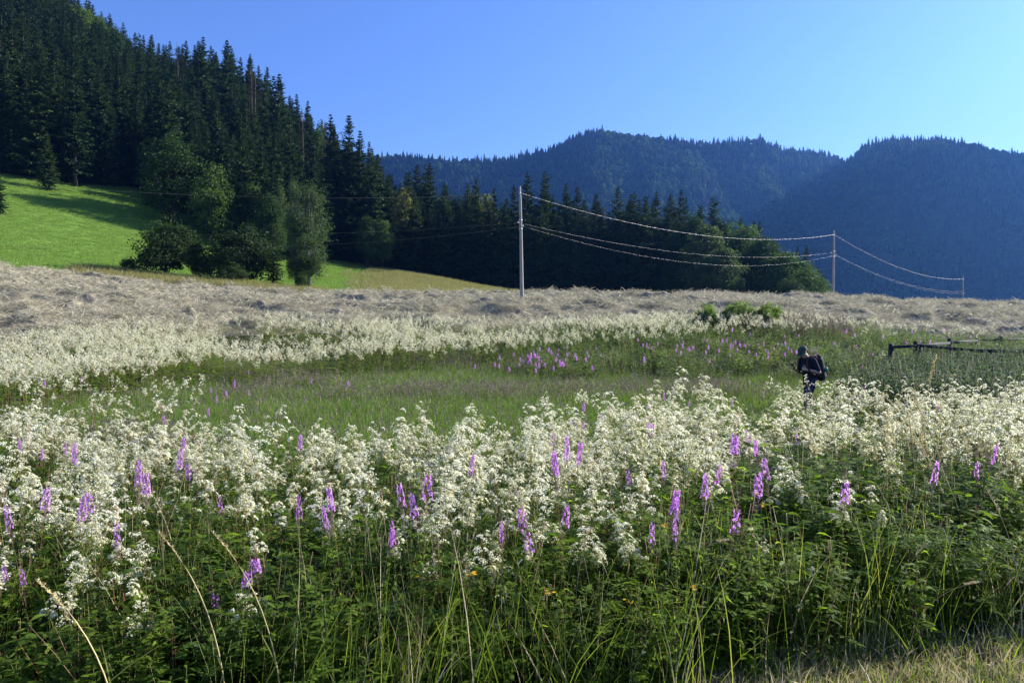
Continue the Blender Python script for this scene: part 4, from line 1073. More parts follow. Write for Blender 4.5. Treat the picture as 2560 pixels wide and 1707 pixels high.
# hay ---------------------------------------------------------------------
def hay_z(x, y):
    ax = x * .9 + fbm(x * .08, y * .08, 2, 6) * 6
    rows = fbm(ax * .55, y * .75 + x * .25, 4, 130)
    lump = np.clip(rows - .40, 0, 1) * 2.2
    fine = fbm(x * 1.8, y * 2.6, 4, 140)
    return .02 + lump * .78 + (fine - .4) * .26
def hay_sheet():
    us = np.linspace(-1.3, 1.15, 900); ds = np.geomspace(20, 101, 620)
    D, U = np.meshgrid(ds, us, indexing='ij'); X = U * D; Y = D
    CX = 1280 + F * U; nz = (fbm(X * .3, Y * .3, 3, 5) - .5) * 3
    inside = (Y > hay_front(CX) + nz * .6) & (Y < hay_back(CX) + nz * .3)
    edge = np.clip(np.minimum(Y - hay_front(CX) - nz * .6, hay_back(CX) + nz * .3 - Y) / 1.0, 0, 1)
    Z = ground(X, Y).reshape(X.shape) + hay_z(X, Y) * (edge * .9 + .1) + .01
    idx = np.arange(X.size).reshape(X.shape)
    f = np.stack([idx[:-1, :-1], idx[:-1, 1:], idx[1:, 1:], idx[1:, :-1]], -1).reshape(-1, 4)
    f = f[inside[:-1, :-1].ravel()]
    used, inv = np.unique(f, return_inverse=True)
    mb = MB(); mb.add(np.stack([X, Y, Z], -1).reshape(-1, 3)[used], inv.reshape(-1, 4)); return mb
def hay_surface():
    m, nt, out = newmat('hay_surface'); N, L = nt.nodes, nt.links
    tc = N.new('ShaderNodeTexCoord')
    mp = N.new('ShaderNodeMapping'); mp.inputs['Scale'].default_value = (3, 14, 14); mp.inputs['Rotation'].default_value = (0, 0, .5); L.new(tc.outputs['Object'], mp.inputs[0])
    n = N.new('ShaderNodeTexNoise'); n.inputs['Scale'].default_value = 1.3; n.inputs['Detail'].default_value = 9; n.inputs['Distortion'].default_value = 1.2; L.new(mp.outputs[0], n.inputs[0])
    n2 = N.new('ShaderNodeTexNoise'); n2.inputs['Scale'].default_value = .5; n2.inputs['Detail'].default_value = 5; L.new(tc.outputs['Object'], n2.inputs[0])
    r = ramp(nt, [(.32, (.10, .085, .055)), (.5, (.27, .235, .16)), (.68, (.45, .395, .285))]); L.new(n.outputs[0], r.inputs[0])
    r2 = ramp(nt, [(.55, (1, 1, 1)), (.72, (.75, .9, .55))]); L.new(n2.outputs[0], r2.inputs[0])
    mx = N.new('ShaderNodeMixRGB'); mx.blend_type = 'MULTIPLY'; mx.inputs[0].default_value = 1; L.new(r.outputs[0], mx.inputs[1]); L.new(r2.outputs[0], mx.inputs[2])
    p = N.new('ShaderNodeBsdfPrincipled'); p.inputs['Roughness'].default_value = .85; p.inputs['Specular IOR Level'].default_value = .2
    L.new(mx.outputs[0], p.inputs['Base Color'])
    b = N.new('ShaderNodeBump'); b.inputs['Strength'].default_value = 1; b.inputs['Distance'].default_value = .06; L.new(n.outputs[0], b.inputs['Height']); L.new(b.outputs[0], p.inputs['Normal'])
    L.new(p.outputs[0], out.inputs[0]); return m
def hay_tuft(seed, n, R_, w, z0):
    rng = np.random.default_rng(seed); mb = MB(); a = rng.random(n) * 6.28
    c = np.column_stack([rng.normal(0, R_ * .5, n), rng.normal(0, R_ * .5, n), rng.random(n) * z0])
    d = np.column_stack([np.cos(a), np.sin(a), rng.normal(.12, .35, n)]); l = rng.uniform(.15, .5, n)[:, None]
    ribbons(mb, c, c + d * l * .5 + [0, 0, .05], c + d * l - np.array([0, 0, 1]) * l * .12, w * rng.uniform(.6, 1.3, n), 2, 'flat', 0)
    return proto('hay_pattern', mb.mesh('hay_pattern', [M['hay']]))
hp = [hay_tuft(1800 + k, 70, .45, .012, .14) for k in range(4)] + [hay_tuft(1850 + k, 60, .6, .022, .2) for k in range(3)]
ph = []
for _ in range(60000):
    y = 22 * (101 / 22) ** rr.random(); x = rr.uniform(-.85, .85) * y; X = colX(x, y)
    if y < float(hay_front(X)) or y > float(hay_back(X)): continue
    ph.append((x, y))
    if len(ph) >= 17000: break
ph = np.array(ph); n = len(ph); hz = hay_z(ph[:, 0], ph[:, 1]); z = ground(ph[:, 0], ph[:, 1]) + hz - .03
ii = np.where(ph[:, 1] < 45, RNG.integers(0, 4, n), RNG.integers(4, 7, n))
scatter('hay', hp, np.column_stack([ph, z]), np.column_stack([RNG.normal(0, .12, n), RNG.normal(0, .12, n), RNG.random(n) * 6.28]), RNG.uniform(.7, 1.3, n), ii,
        'cut greyish hay lying in loose rows across the rising field', 'hay', base=hay_sheet().mesh('hay', [hay_surface()], True))

# single dry grass stalks with seed heads ----------------------------------
def stalk(seed, H, bend, headlen, headw, style='plume', mt='straw', fatk=1.0):
    rng = np.random.default_rng(seed); mb, hd = MB(), MB()
    q = np.linspace(0, 1, 12); b = np.zeros((1, 3)); m = np.array([[0, 0, H * .62]]); t = np.array([[bend, 0, H * (1 - .35 * abs(bend) / H)]])
    pts = along(b, m, t, q); tubes(mb, pts, np.linspace(.0026, .0013, 12) * fatk, 4, 0)
    n = 70 if style == 'plume' else 160
    qq = 1 - headlen / H * rng.random(n); c = along(b, m, t, qq); a = rng.random(n) * 6.28
    dv = np.column_stack([np.cos(a), np.sin(a), np.full(n, 1.4)])
    if style == 'plume': ribbons(hd, c, c + dv * headw * .3, c + dv * headw * .6, .0045, 1, 'flat', 0)
    else: ribbons(hd, c, c + dv * headw * .25, c + dv * headw * .5, .005, 1, 'flat', 0)
    lf = MB()
    for k in range(2):
        qk = rng.uniform(.15, .5); p = along(b, m, t, np.array([qk])); a = rng.random() * 6.28; d = np.array([[math.cos(a), math.sin(a), 1.3]])
        ribbons(lf, p, p + d * .12, p + d * .16 + [[math.cos(a) * .1, math.sin(a) * .1, 0]], .006, 4, 'blade', 0)
    return [('stalk', mb.mesh('grass_stalk', [M[mt]])), ('seed_head', hd.mesh('grass_seed_head', [M[mt]])), ('leaf_blade', lf.mesh('grass_leaf_blade', [M['grass']]))]
stk = [stalk(1, 1.3, .12, .2, .018), stalk(2, 1.4, .35, .22, .02), stalk(3, 1.1, .05, .09, .012, 'tight'), stalk(4, 1.2, .6, .12, .018), stalk(5, 1.35, -.2, .25, .016), stalk(6, 1.3, .1, .24, .017, 'plume', 'gold', 1.55), stalk(7, 1.3, .28, .22, .014, 'plume', 'gold', 1.4)]
sH = [1.25, 1.3, 1.1, 1.05, 1.3, 1.26, 1.2]; sfirst = {}
def place_stalk(X, Y, d, k, lab, group=None, az=None, lean=0):
    p = P(X, Y, d); g = gz(p.x, d); s = max(.35, (p.z - g) / sH[k])
    loc = (p.x, d, g); rot = (random.gauss(0, .05), lean + random.gauss(0, .04), az if az is not None else random.random() * 6.28)
    if k not in sfirst: sfirst[k] = make_thing('grass_stalk', stk[k], loc, rot, s, lab, 'grass stalk', group)
    else: copy_thing(sfirst[k], loc, rot, s, lab, group, 'grass stalk')
place_stalk(2285, 890, 6.6, 5, 'tallest dry grass stalk reaching up to the nettles, with zigzag seed head', None, 0)
def arch(Xb, Xt, Yt, d, lab, fat=1.0):
    xb, tip = (Xb - 1280) / F * d, P(Xt, Yt, d); g = gz(xb, d); sx = abs(tip.x - xb) / .28; sz = (tip.z - g) / 1.2
    copy_thing(sfirst[6], (xb, d, g), (0, 0, math.pi if Xt < Xb else 0), (sx, fat, sz), lab, None, 'grass stalk').name = 'grass_stalk'
sfirst[6] = make_thing('grass_stalk', stk[6], (-3.2, 3.6, gz(-3.2, 3.6)), (0, 0, 0), .8, 'golden grass stalk standing at the left frame edge', 'grass stalk')
arch(290, 90, 1450, 2.75, 'thick arching pale grass stalk bending left at the bottom left corner', 1.6)
arch(700, 530, 1330, 3.0, 'long pale straw stalk leaning left over the fireweed trio')
place_stalk(1950, 1390, 4.3, 3, 'single grass stalk arching to the right over the dark hollow', None, 0)
arch(560, 395, 1330, 3.0, 'pale straw stalk leaning left across the lower left flowers')
place_stalk(1260, 1255, 3.9, 3, 'pale curled grass stalk with looping tip before the white flowers', None, 3.0)
for i in range(70):
    X = random.gauss(2320, 90) if i % 5 else random.gauss(2510, 30); place_stalk(X, random.uniform(960, 1260), random.uniform(5.0, 6.4), random.choice([5, 5, 6, 0]), 'dry golden grass stalk in the tall clump on the right', 'golden stalks of the tall right clump', None, .05)
for i in range(30):
    X = random.uniform(950, 1280); place_stalk(X, random.uniform(1190, 1420), random.uniform(3.5, 4.6), random.choice([0, 2, 4, 2]), 'thin dry grass stalk in the clump at the centre bottom', 'thin stalks of the centre clump')
for i in range(16):
    X = random.uniform(1580, 1720); place_stalk(X, random.uniform(1150, 1400), random.uniform(4.0, 5.0), random.choice([0, 2, 1]), 'dry grass stalk in the bright grass tuft right of centre', 'stalks of the tuft right of centre')
for i in range(40):
    X = random.uniform(0, 2560); place_stalk(X, random.uniform(1200, 1520), random.uniform(3.4, 4.9), random.choice([0, 1, 2, 3, 4]), 'dry grass stalk scattered among the near herbs', 'scattered grass stalks among the near herbs')

# yellow flowers
def yellow_flower(seed):
    rng = np.random.default_rng(seed); st, fl = MB(), MB(); tubes(st, np.array([[0, 0, 0], [.02, 0, .3], [.0, .02, .6]]), np.array([.002, .0017, .0012]), 4, 0)
    b, m, t = np.zeros((1, 3)), np.array([[.02, 0, .3]]), np.array([[0, .02, .6]]); lance_leaves(st, rng, b, m, t, 16, .05, .014, .15, .9, 1)
    for k in range(5):
        c = np.array([0, .02, .6]) + rng.normal(0, .018, 3) ; n = 7; a = np.arange(n) * 6.28 / n; d = np.column_stack([np.cos(a), np.sin(a), np.full(n, .35)])
        ribbons(fl, np.repeat([c], n, 0), c + d * .007, c + d * .014, .008, 2, 'leaf', 0, side=np.cross(d, [0, 0, 1.]))
    return [('stem', st.mesh('yellow_flower_stem', [M['stem'], M['herb']])), ('flower_head', fl.mesh('yellow_flower_head', [M['yellow']]))]
yf = yellow_flower(1); y0 = None
for X, Y in [(1034, 1408), (1054, 1440), (875, 1450), (871, 1466), (1190, 1432), (1222, 1425), (1229, 1478), (1366, 1469), (1344, 1510), (1426, 1494), (1655, 1313), (1882, 1232), (1900, 1262), (1725, 1466), (1752, 1460), (1587, 1505), (810, 1452), (1646, 1322), (1360, 1485)]:
    d = random.uniform(3.4, 3.9) if Y > 1400 else 4.4
    p = P(X, Y, d); g = gz(p.x, d); s = max(.4, (p.z - g) / .6); loc = (p.x, d, g); rot = (0, 0, random.random() * 6)
    lab = 'small bright yellow flower among the green herbs near the bottom'
    if y0 is None: y0 = make_thing('yellow_flower', yf, loc, rot, (.9, .9, s), lab, 'wildflower', 'small yellow flowers low in the near herbs')
    else: copy_thing(y0, loc, rot, (.9, .9, s), lab, 'small yellow flowers low in the near herbs', 'wildflower')
# ================================================================== POLES AND WIRES
def pole_at(X, Ytop, d, x=None, ztop=None):
    x = (X - 1280) / F * d if x is None else x
    return x, d, gz(x, d), (P(X, Ytop, d).z if ztop is None else ztop)
POLES = [('wooden utility pole standing off the left side of the hay field', *pole_at(0, 0, 18, -33.5, gz(-33.5, 18) + 7.9)),
         ('nearest and tallest-looking grey wooden utility pole, in the hay field at the centre', *pole_at(1305, 466, 48)),
         ('middle utility pole on the crest of the hay field before the blue mountain', *pole_at(2081, 576, 77)),
         ('farthest utility pole on the right, half hidden behind the hay field crest', *pole_at(2405, 690, 110))]
attach = []
for i, (lab, x, y, z0, z1) in enumerate(POLES):
    if i == 0: e = None
    h = z1 - z0
    e = obj('utility_pole', None, None, (x, y, z0), (0, (-.018 if i == 1 else .004), 0)); tag(e, lab, 'utility pole', 'utility poles of the overhead line')
    mb = MB(); k = 10; t = np.linspace(-.06, 1, k)
    tubes(mb, np.column_stack([np.sin(t * 3) * .015, np.zeros(k), t * h]), np.concatenate([np.linspace(.135, .085, k - 1), [.055]]), 12, 0)
    obj('shaft', mb.mesh('pole_shaft', [M['wood']], True), e)
    ln = unit(np.array([33.5, 31, 0.])); pr = np.array([-ln[1], ln[0], 0])
    hs = [(h - .5, np.array([0, 0, 0]) + pr * .0 - np.array([0, .14, 0])), (h - 2.35, -pr * -.22), (h - 2.62, pr * -.22)]
    aa = []
    for j, (hh, off) in enumerate(hs):
        b_ = MB()
        if j: box(b_, [off[0] * .55, off[1] * .55, hh], [.05, .05, .05], None, 0); tubes(b_, np.array([[0, 0, hh], [off[0], off[1], hh + .02]]), np.array([.018, .016]), 6, 0)
        else: tubes(b_, np.array([[0, 0, hh], [0, -.14, hh], [0, -.16, hh + .05]]), np.array([.02, .018, .012]), 6, 0)
        br = obj('bracket', b_.mesh('bracket', [M['metal']]), e)
        s = MB()
        for q in range(3): sphere(s, [off[0], off[1], hh + .03 + q * .035], [.05 - .008 * q, .05 - .008 * q, .022], 10, 6)
        obj('insulator', s.mesh('insulator', [M['porcelain']], True), e)
        lean = (-.018 if i == 1 else .004)
        aa.append(Vector((x + off[0] + lean * hh, y + off[1], z0 + hh + .05)))
    if i in (1, 2):
        b_ = MB()
        for hh in (h - 2.2, h - 2.75): tubes(b_, np.array([[0, 0, hh], [0, 0, hh + .05]]), np.array([.128, .128]), 12, 0)
        obj('steel_band', b_.mesh('steel_band', [M['metal']]), e)
    attach.append(aa)
def wire(a, b, sag, rad, label, group, twist=False):
    k = 60; t = np.linspace(0, 1, k)[:, None]; a, b = np.array(a), np.array(b)
    pts = a + (b - a) * t; pts[:, 2] -= 4 * sag * (t[:, 0] * (1 - t[:, 0]))
    mb = MB()
    if twist:
        k = 420; t = np.linspace(0, 1, k)[:, None]; pts = a + (b - a) * t; pts[:, 2] -= 4 * sag * t[:, 0] * (1 - t[:, 0])
        L = np.linalg.norm(b - a); dirv = unit((b - a)[None])[0]; s1 = unit(np.cross(dirv, [0, 0, 1.])[None])[0]; s2 = np.cross(s1, dirv)
        for m in range(3):
            ph = t[:, 0] * L / .9 * 6.283 + m * 2.094
            tubes(mb, pts + rad * .7 * (s1[None] * np.cos(ph)[:, None] + s2[None] * np.sin(ph)[:, None]), np.full(k, rad * .62), 5, 0 if m else 1)
    else: tubes(mb, pts, np.full(k, rad), 5, 0)
    tag(obj('overhead_wire', mb.mesh('overhead_wire', [M['wire_dark'] if 'to the left' in label else M['wire'], M['wire_dark']], True)), label, 'wire', group)  # left span is coloured dark in place of its missing sun glint
for s in range(3):
    where = ['running off to the left from the nearest pole', 'between the nearest and the middle pole', 'between the middle and the farthest pole'][s]
    wire(attach[s][0], attach[s + 1][0], [1.15, 1.5, 1.35][s], (.004 if s == 0 else .0095), 'thick twisted overhead cable ' + where, 'overhead cables', True)
    wire(attach[s][1], attach[s + 1][1], [1.1, 1.2, 1.1][s], (.002 if s == 0 else .0038), 'upper thin overhead wire ' + where, 'overhead cables')
    wire(attach[s][2], attach[s + 1][2], [1.5, 1.75, 1.15][s], (.002 if s == 0 else .0034), 'lower thin overhead wire ' + where, 'overhead cables')

# ================================================================== FENCE
def fence(pts_px, posts, rails, label, z_off=0.0):
    """pts_px: (X, Ytop_of_rail, d)"""
    p = [P(*a) for a in pts_px]
    x0, y0_ = p[0].x, p[0].y; g0 = gz(x0, y0_)
    e = obj('wooden_fence', None, None, (x0, y0_, g0)); tag(e, label, 'fence')
    o_ = Vector((x0, y0_, g0))
    def on(X):
        for a, b, ia, ib in zip(p[:-1], p[1:], pts_px[:-1], pts_px[1:]):
            if ia[0] <= X <= ib[0] or (ib is pts_px[-1]):
                if X >= ia[0]: q = (X - ia[0]) / (ib[0] - ia[0]); r = a.lerp(b, q)
        return r
    for X, up in posts:
        c = on(X); g = gz(c.x, c.y); mb = MB(); hh = c.z + up - g + .3
        box(mb, np.array([c.x, c.y + .07, g - .3 + hh / 2]) - np.array(o_), [.13, .13, hh], Matrix.Rotation(random.gauss(0, .2), 3, 'Z') @ Matrix.Rotation(random.gauss(0, .015), 3, 'X'), 0, .96)
        obj('post', mb.mesh('fence_post', [M['fencewood']]), e)
    for dz in rails:
        for a, b in zip(p[:-1], p[1:]):
            mb = MB(); v = b - a; L = v.length; ax = math.atan2(v.y, v.x); pt = math.atan2(v.z, math.hypot(v.x, v.y))
            R_ = Matrix.Rotation(ax, 3, 'Z') @ Matrix.Rotation(-pt, 3, 'Y')
            c = (a + b) / 2 + Vector((0, 0, dz)) - o_
            box(mb, c, [L, .04, .095], R_); obj('rail', mb.mesh('fence_rail', [M['fencewood']]), e)
fence([(2222, 868, 25.5), (2292, 865, 25.2), (2375, 857, 28.5), (2445, 851, 31), (2620, 846, 34)], [(2230, .12), (2293, .16), (2376, .17), (2446, .08), (2500, .16), (2600, .1)], (0, -.55), 'dark wooden post-and-rail fence, far line running right towards the hay field')
fence([(2300, 864, 25), (2375, 871, 23.6), (2450, 877, 22.8), (2620, 880, 22)], [(2302, .05), (2377, .05), (2478, .02), (2590, .05)], (0, -.5), 'dark wooden fence rail, near line dipping into the nettles')

# ================================================================== PERSON
M['skin'] = solid('skin', (.42, .24, .17), (.5, .3, .22), 20, .55, .4)
M['hair'] = solid('dark_hair', (.02, .014, .01), (.035, .025, .018), 60, .6, .3)
M['capm'] = solid('grey_green_cap_cloth', (.035, .05, .05), (.05, .07, .068), 60, .85, .2)
M['shirt'] = solid('dark_navy_shirt', (.010, .012, .02), (.018, .021, .032), 30, .9, .15)
M['jeans'] = solid('blue_jeans', (.02, .028, .05), (.04, .055, .09), 30, .9, .15)
M['packm'] = solid('dark_backpack_cloth', (.015, .016, .02), (.03, .03, .034), 40, .8, .25)
M['strapm'] = solid('dark_red_strap', (.07, .025, .022), (.10, .035, .03), 40, .8, .25)
M['pouch'] = solid('teal_pouch', (.03, .2, .17), (.05, .28, .24), 20, .6, .3)
M['black'] = solid('black_plastic', (.01, .01, .012), (.015, .015, .018), 20, .3, .5)
M['shoe'] = solid('brown_boots', (.05, .035, .025), (.08, .055, .04), 20, .8, .3)
M['eye'] = solid('eye', (.1, .08, .07), (.2, .18, .17), 20, .2, .6)
px_, pd_ = (2027 - 1280) / F * 16.8, 16.8
heading = math.atan2(-.36, -.93)
def remesh(o, vs, sm_it=6, fac=.6):
    r = o.modifiers.new('r', 'REMESH'); r.mode = 'VOXEL'; r.voxel_size = vs; r.use_smooth_shade = True
    if sm_it: s = o.modifiers.new('s', 'SMOOTH'); s.iterations = sm_it; s.factor = fac
person = obj('person', None, None, (px_, pd_, gz(px_, pd_) - .02), (0, 0, heading - math.pi / 2))
tag(person, 'hiker in dark shirt, jeans and cap looking down at a phone in the meadow', 'person')
# local axes: +x right-hand side, +y forward, +z up
J = dict(pel=(0, 0, .93), sp=(0, .02, 1.10), ch=(0, .07, 1.27), nb=(0, .105, 1.415), hb=(0, .16, 1.49), hc=(0, .215, 1.555),
         rs=(.185, .085, 1.36), re=(.235, .11, 1.09), rw=(.13, .34, 1.15), ls=(-.185, .085, 1.36), le=(-.27, .0, 1.10), lw=(-.13, .22, 1.16),
         rh=(.095, 0, .90), rk=(.11, -.06, .49), ra=(.10, -.22, .12), lh=(-.095, 0, .90), lk=(-.10, .17, .50), la=(-.10, .16, .08))
J = {k: np.array(v, float) for k, v in J.items()}
bd = MB()
cp = lambda a, b, ra, rb, m=bd: capsule(m, a, b, ra, rb)
cp(J['pel'], J['sp'], .125, .115); cp(J['sp'], J['ch'], .118, .13); sphere(bd, J['ch'] + [0, 0, .03], [.165, .11, .14])
sphere(bd, J['pel'] + [0, -.01, -.02], [.155, .115, .12])
cp(J['nb'] - [0, .01, .03], J['hb'], .062, .055); cp(J['nb'] - [.13, .01, .05], J['nb'] + [.13, -.01, -.05], .06, .06)
for s in 'rl':
    sg = 1 if s == 'r' else -1
    cp(J[s + 's'], J[s + 'e'], .054, .041); cp(J[s + 'e'], J[s + 'w'], .042, .027)
    cp(J[s + 'h'], J[s + 'k'], .088, .058); cp(J[s + 'k'], J[s + 'a'], .058, .038)
    mid = J[s + 'k'] * .65 + J[s + 'a'] * .35; sphere(bd, mid - [0, .015, 0], [.052, .056, .11])
    cp(J[s + 'a'] - [0, .03, .05], J[s + 'a'] + [sg * .02, .15, -.07], .035, .03)
# hands: palm, five fingers with a knuckle bend, thumb off the palm side
def hand(w, fwd, up, side, curl, m=bd):
    fwd, up, side = [unit(np.array([v], float))[0] for v in (fwd, up, side)]
    pc = w + fwd * .05
    for q in (-.027, -.009, .009, .027): capsule(m, w + fwd * .012 + side * q * .7, w + fwd * .088 + side * q, .015, .0125, 8)
    for i, (q, L) in enumerate(zip((-.029, -.010, .009, .027), (.062, .078, .083, .072))):
        a = w + fwd * .09 + side * q; c1, c2 = curl, curl * 2.0
        b = a + (fwd * math.cos(c1) + up * math.sin(c1)) * L * .52; c = b + (fwd * math.cos(c2) + up * math.sin(c2)) * L * .5
        capsule(m, a, b, .0095, .0088, 8); capsule(m, b, c, .0088, .0075, 8)
    a = w + fwd * .03 + side * .034; b = a + (side * .7 + fwd * .6 + up * .45) * .042; c = b + (fwd * .8 + up * .75 - side * .1) * .034
    capsule(m, a, b, .0125, .0105, 8); capsule(m, b, c, .0105, .0085, 8)
rw_dir = unit((J['rw'] - J['re'])[None])[0]
hand(J['rw'], [-.25, .95, .25], [-.5, -.25, .8], [-.85, -.2, -.5], .75)
hand(J['lw'], [.75, .6, .2], [.35, -.45, .3], [.0, -.3, .95], 1.15)
# head bowed: skull, jaw, nose, brow, ears
tl = Matrix.Rotation(math.radians(-34), 3, 'X'); hc = J['hc']
def hp_(v): return hc + np.array(tl @ Vector(v))
HR = np.array(tl)
sphere(bd, hp_((0, -.012, .03)), [.076, .096, .088], 20, 14, 0, HR); sphere(bd, hp_((0, .025, -.045)), [.060, .068, .075], 20, 14, 0, HR)
sphere(bd, hp_((0, .058, -.092)), [.030, .028, .022], 12, 8, 0, HR)
capsule(bd, hp_((0, .088, .005)), hp_((0, .108, -.034)), .009, .014, 10); sphere(bd, hp_((.011, .1, -.038)), .009, 8, 6); sphere(bd, hp_((-.011, .1, -.038)), .009, 8, 6)
capsule(bd, hp_((-.038, .078, .018)), hp_((.038, .078, .018)), .012, .012, 10)
capsule(bd, hp_((-.018, .083, -.066)), hp_((.018, .083, -.066)), .007, .007, 8); capsule(bd, hp_((-.015, .080, -.077)), hp_((.015, .080, -.077)), .007, .007, 8)
for sg in (-1, 1): sphere(bd, hp_((sg * .078, -.005, -.012)), [.012, .02, .032], 10, 8, 0, HR)
bo = obj('body', bd.mesh('person_body', [M['skin']], True), person); remesh(bo, .0075, 3, .5)
for sg in (-1, 1):
    e_ = MB(); sphere(e_, hp_((sg * .03, .079, 0)), .011, 12, 8); obj('eye', e_.mesh('eye', [M['eye']], True), person)
hm = MB(); sphere(hm, hp_((0, -.025, .015)), [.082, .096, .075], 18, 12, 0, HR)
for k in range(60):
    a = random.uniform(math.radians(200), math.radians(340)); q = hp_((.079 * math.cos(a), .092 * math.sin(a) - .02, -.01)); capsule(hm, q, q + np.array([random.gauss(0, .004), random.gauss(-.003, .003), -.04]), .009, .004, 5)
obj('hair', hm.mesh('hair', [M['hair']], True), person)
# cap
cm = MB(); n1, n2 = 24, 9; vv = []
for i in range(n2):
    th = math.pi / 2 * i / (n2 - 1)
    for j in range(n1):
        a = 2 * math.pi * j / n1; r_ = math.sin(math.pi / 2 - th) if i < n2 - 1 else .02
        rr_ = np.array([.094 * math.cos(a) * math.cos(th)**.8, .112 * math.sin(a) * math.cos(th)**.8 - .012, .03 + .098 * math.sin(th) ** .9])
        vv.append(rr_)
vv = np.array(vv); idx = np.arange(n1 * n2).reshape(n2, n1); qd = np.stack([idx[:-1], np.roll(idx, -1, 1)[:-1], np.roll(idx, -1, 1)[1:], idx[1:]], -1).reshape(-1, 4)
cm.add(vv @ HR.T + hc, qd, 0)
co_ = obj('cap', cm.mesh('cap', [M['capm']], True), person); so = co_.modifiers.new('s', 'SOLIDIFY'); so.thickness = .006
bm_ = MB(); vb = []
for i in range(7):
    q = i / 6
    for j in range(13):
        a = math.radians(20 + 140 * j / 12); R0 = np.array([.094 * math.cos(a), .112 * math.sin(a) - .012])
        ext = q * .075 * math.sin((a)) ** .6; vb.append([R0[0] * (1 - .1 * q), R0[1] + ext, .034 - .03 * q - .025 * (R0[0] / .09) ** 2 * q])
idx = np.arange(91).reshape(7, 13); bm_.add(np.array(vb) @ HR.T + hc, np.stack([idx[:-1, :-1], idx[:-1, 1:], idx[1:, 1:], idx[1:, :-1]], -1).reshape(-1, 4))
vo = obj('visor', bm_.mesh('cap_visor', [M['capm']], True), co_); so = vo.modifiers.new('s', 'SOLIDIFY'); so.thickness = .005
bt = MB(); sphere(bt, hp_((0, -.012, .131)), [.009, .009, .005], 8, 6); obj('button', bt.mesh('cap_button', [M['capm']], True), co_)
# shirt
sh = MB(); c2 = lambda a, b, ra, rb: capsule(sh, a, b, ra, rb, 18)
sphere(sh, J['ch'] + [0, 0, .02], [.185, .13, .155], 20, 14); c2(J['sp'] - [.04, 0, 0], J['ch'] - [.05, 0, 0], .128, .135); c2(J['sp'] + [.04, 0, 0], J['ch'] + [.05, 0, 0], .128, .135)
c2(J['pel'] - [.05, 0, .02], J['sp'] - [.03, 0, 0], .128, .128); c2(J['pel'] + [.05, 0, -.02], J['sp'] + [.03, 0, 0], .128, .128)
c2(J['rs'] - [.02, 0, 0], J['ls'] + [.02, 0, 0], .075, .075); c2(J['nb'] - [0, .01, .04], J['nb'] + [0, 0, -.015], .085, .076)
for s in 'rl': c2(J[s + 's'], J[s + 's'] * .22 + J[s + 'e'] * .78, .07, .058)
for k in range(14):   # folds
    a = random.uniform(0, 6.28); z_ = random.uniform(.92, 1.3); q = np.array([.15 * math.cos(a), .115 * math.sin(a), z_]); c2(q, q + np.array([random.gauss(0, .03), random.gauss(0, .02), random.uniform(.06, .14)]), .022, .012)
so_ = obj('shirt', sh.mesh('shirt', [M['shirt']], True), person); remesh(so_, .011, 4, .5)
# trousers
tr_ = MB(); c3 = lambda a, b, ra, rb: capsule(tr_, a, b, ra, rb, 18)
sphere(tr_, J['pel'] + [0, -.01, -.05], [.17, .128, .12], 20, 14)
for s in 'rl':
    c3(J[s + 'h'], J[s + 'k'], .102, .076); c3(J[s + 'k'], J[s + 'a'] + [0, 0, .02], .078, .066)
    for k in range(7): q = J[s + 'k'] + np.array([random.gauss(0, .04), .04, random.uniform(-.12, .15)]); c3(q, q + np.array([random.gauss(0, .05), 0, .05]), .03, .02)
to_ = obj('trousers', tr_.mesh('trousers', [M['jeans']], True), person); remesh(to_, .012, 4, .5)
for s, sg in (('r', 1), ('l', -1)):
    b_ = MB(); capsule(b_, J[s + 'a'] + [0, -.045, .0], J[s + 'a'] + [0, -.045, -.04], .06, .05); capsule(b_, J[s + 'a'] + [0, -.04, -.045], J[s + 'a'] + [sg * .02, .15, -.06], .047, .042)
    o_ = obj('boot', b_.mesh('boot', [M['shoe']], True), person); remesh(o_, .01, 3, .5)
# backpack, a thing of its own
Rp = Matrix.Rotation(heading - math.pi / 2, 4, 'Z'); pk = obj('backpack', None, None, person.location, person.rotation_euler)
tag(pk, 'dark hiking backpack with reddish straps on the back of the person', 'backpack')
b_ = MB(); capsule(b_, [-.08, -.23, 1.0], [-.08, -.17, 1.34], .115, .10, 16); capsule(b_, [.08, -.23, 1.0], [.08, -.17, 1.34], .115, .10, 16); capsule(b_, [-.06, -.31, 1.0], [.06, -.31, 1.02], .085, .085, 14); capsule(b_, [-.06, -.19, 1.40], [.06, -.19, 1.40], .085, .085, 14)
o_ = obj('bag', b_.mesh('backpack_bag', [M['packm']], True), pk); remesh(o_, .011, 3, .5)
for sg in (-1, 1):
    q = np.linspace(0, 1, 14); ang = np.pi * q
    pts_ = np.column_stack([sg * (.115 - .01 * np.sin(ang)), -.155 + .315 * np.sin(ang) ** .8, 1.44 - .40 * q + .05 * np.sin(ang)])
    pts_ = np.array([[sg * .10, -.16, 1.40], [sg * .11, -.09, 1.475], [sg * .12, .0, 1.475], [sg * .125, .09, 1.44], [sg * .13, .155, 1.37], [sg * .14, .165, 1.27], [sg * .165, .14, 1.17], [sg * .19, .06, 1.08], [sg * .17, -.08, 1.03], [sg * .13, -.17, 1.02]])
    pts_[:, 1] += .06; pts_[:, 2] -= .01
    b_ = MB(); tubes(b_, pts_, np.full(10, .021), 8); obj('shoulder_strap', b_.mesh('shoulder_strap', [M['strapm']], True), pk)
b_ = MB(); tubes(b_, np.array([[-.03, -.2, 1.43], [-.025, -.21, 1.475], [0, -.21, 1.49], [.025, -.21, 1.475], [.03, -.2, 1.43]]), np.full(5, .008), 6); obj('grab_loop', b_.mesh('grab_loop', [M['packm']]), pk)
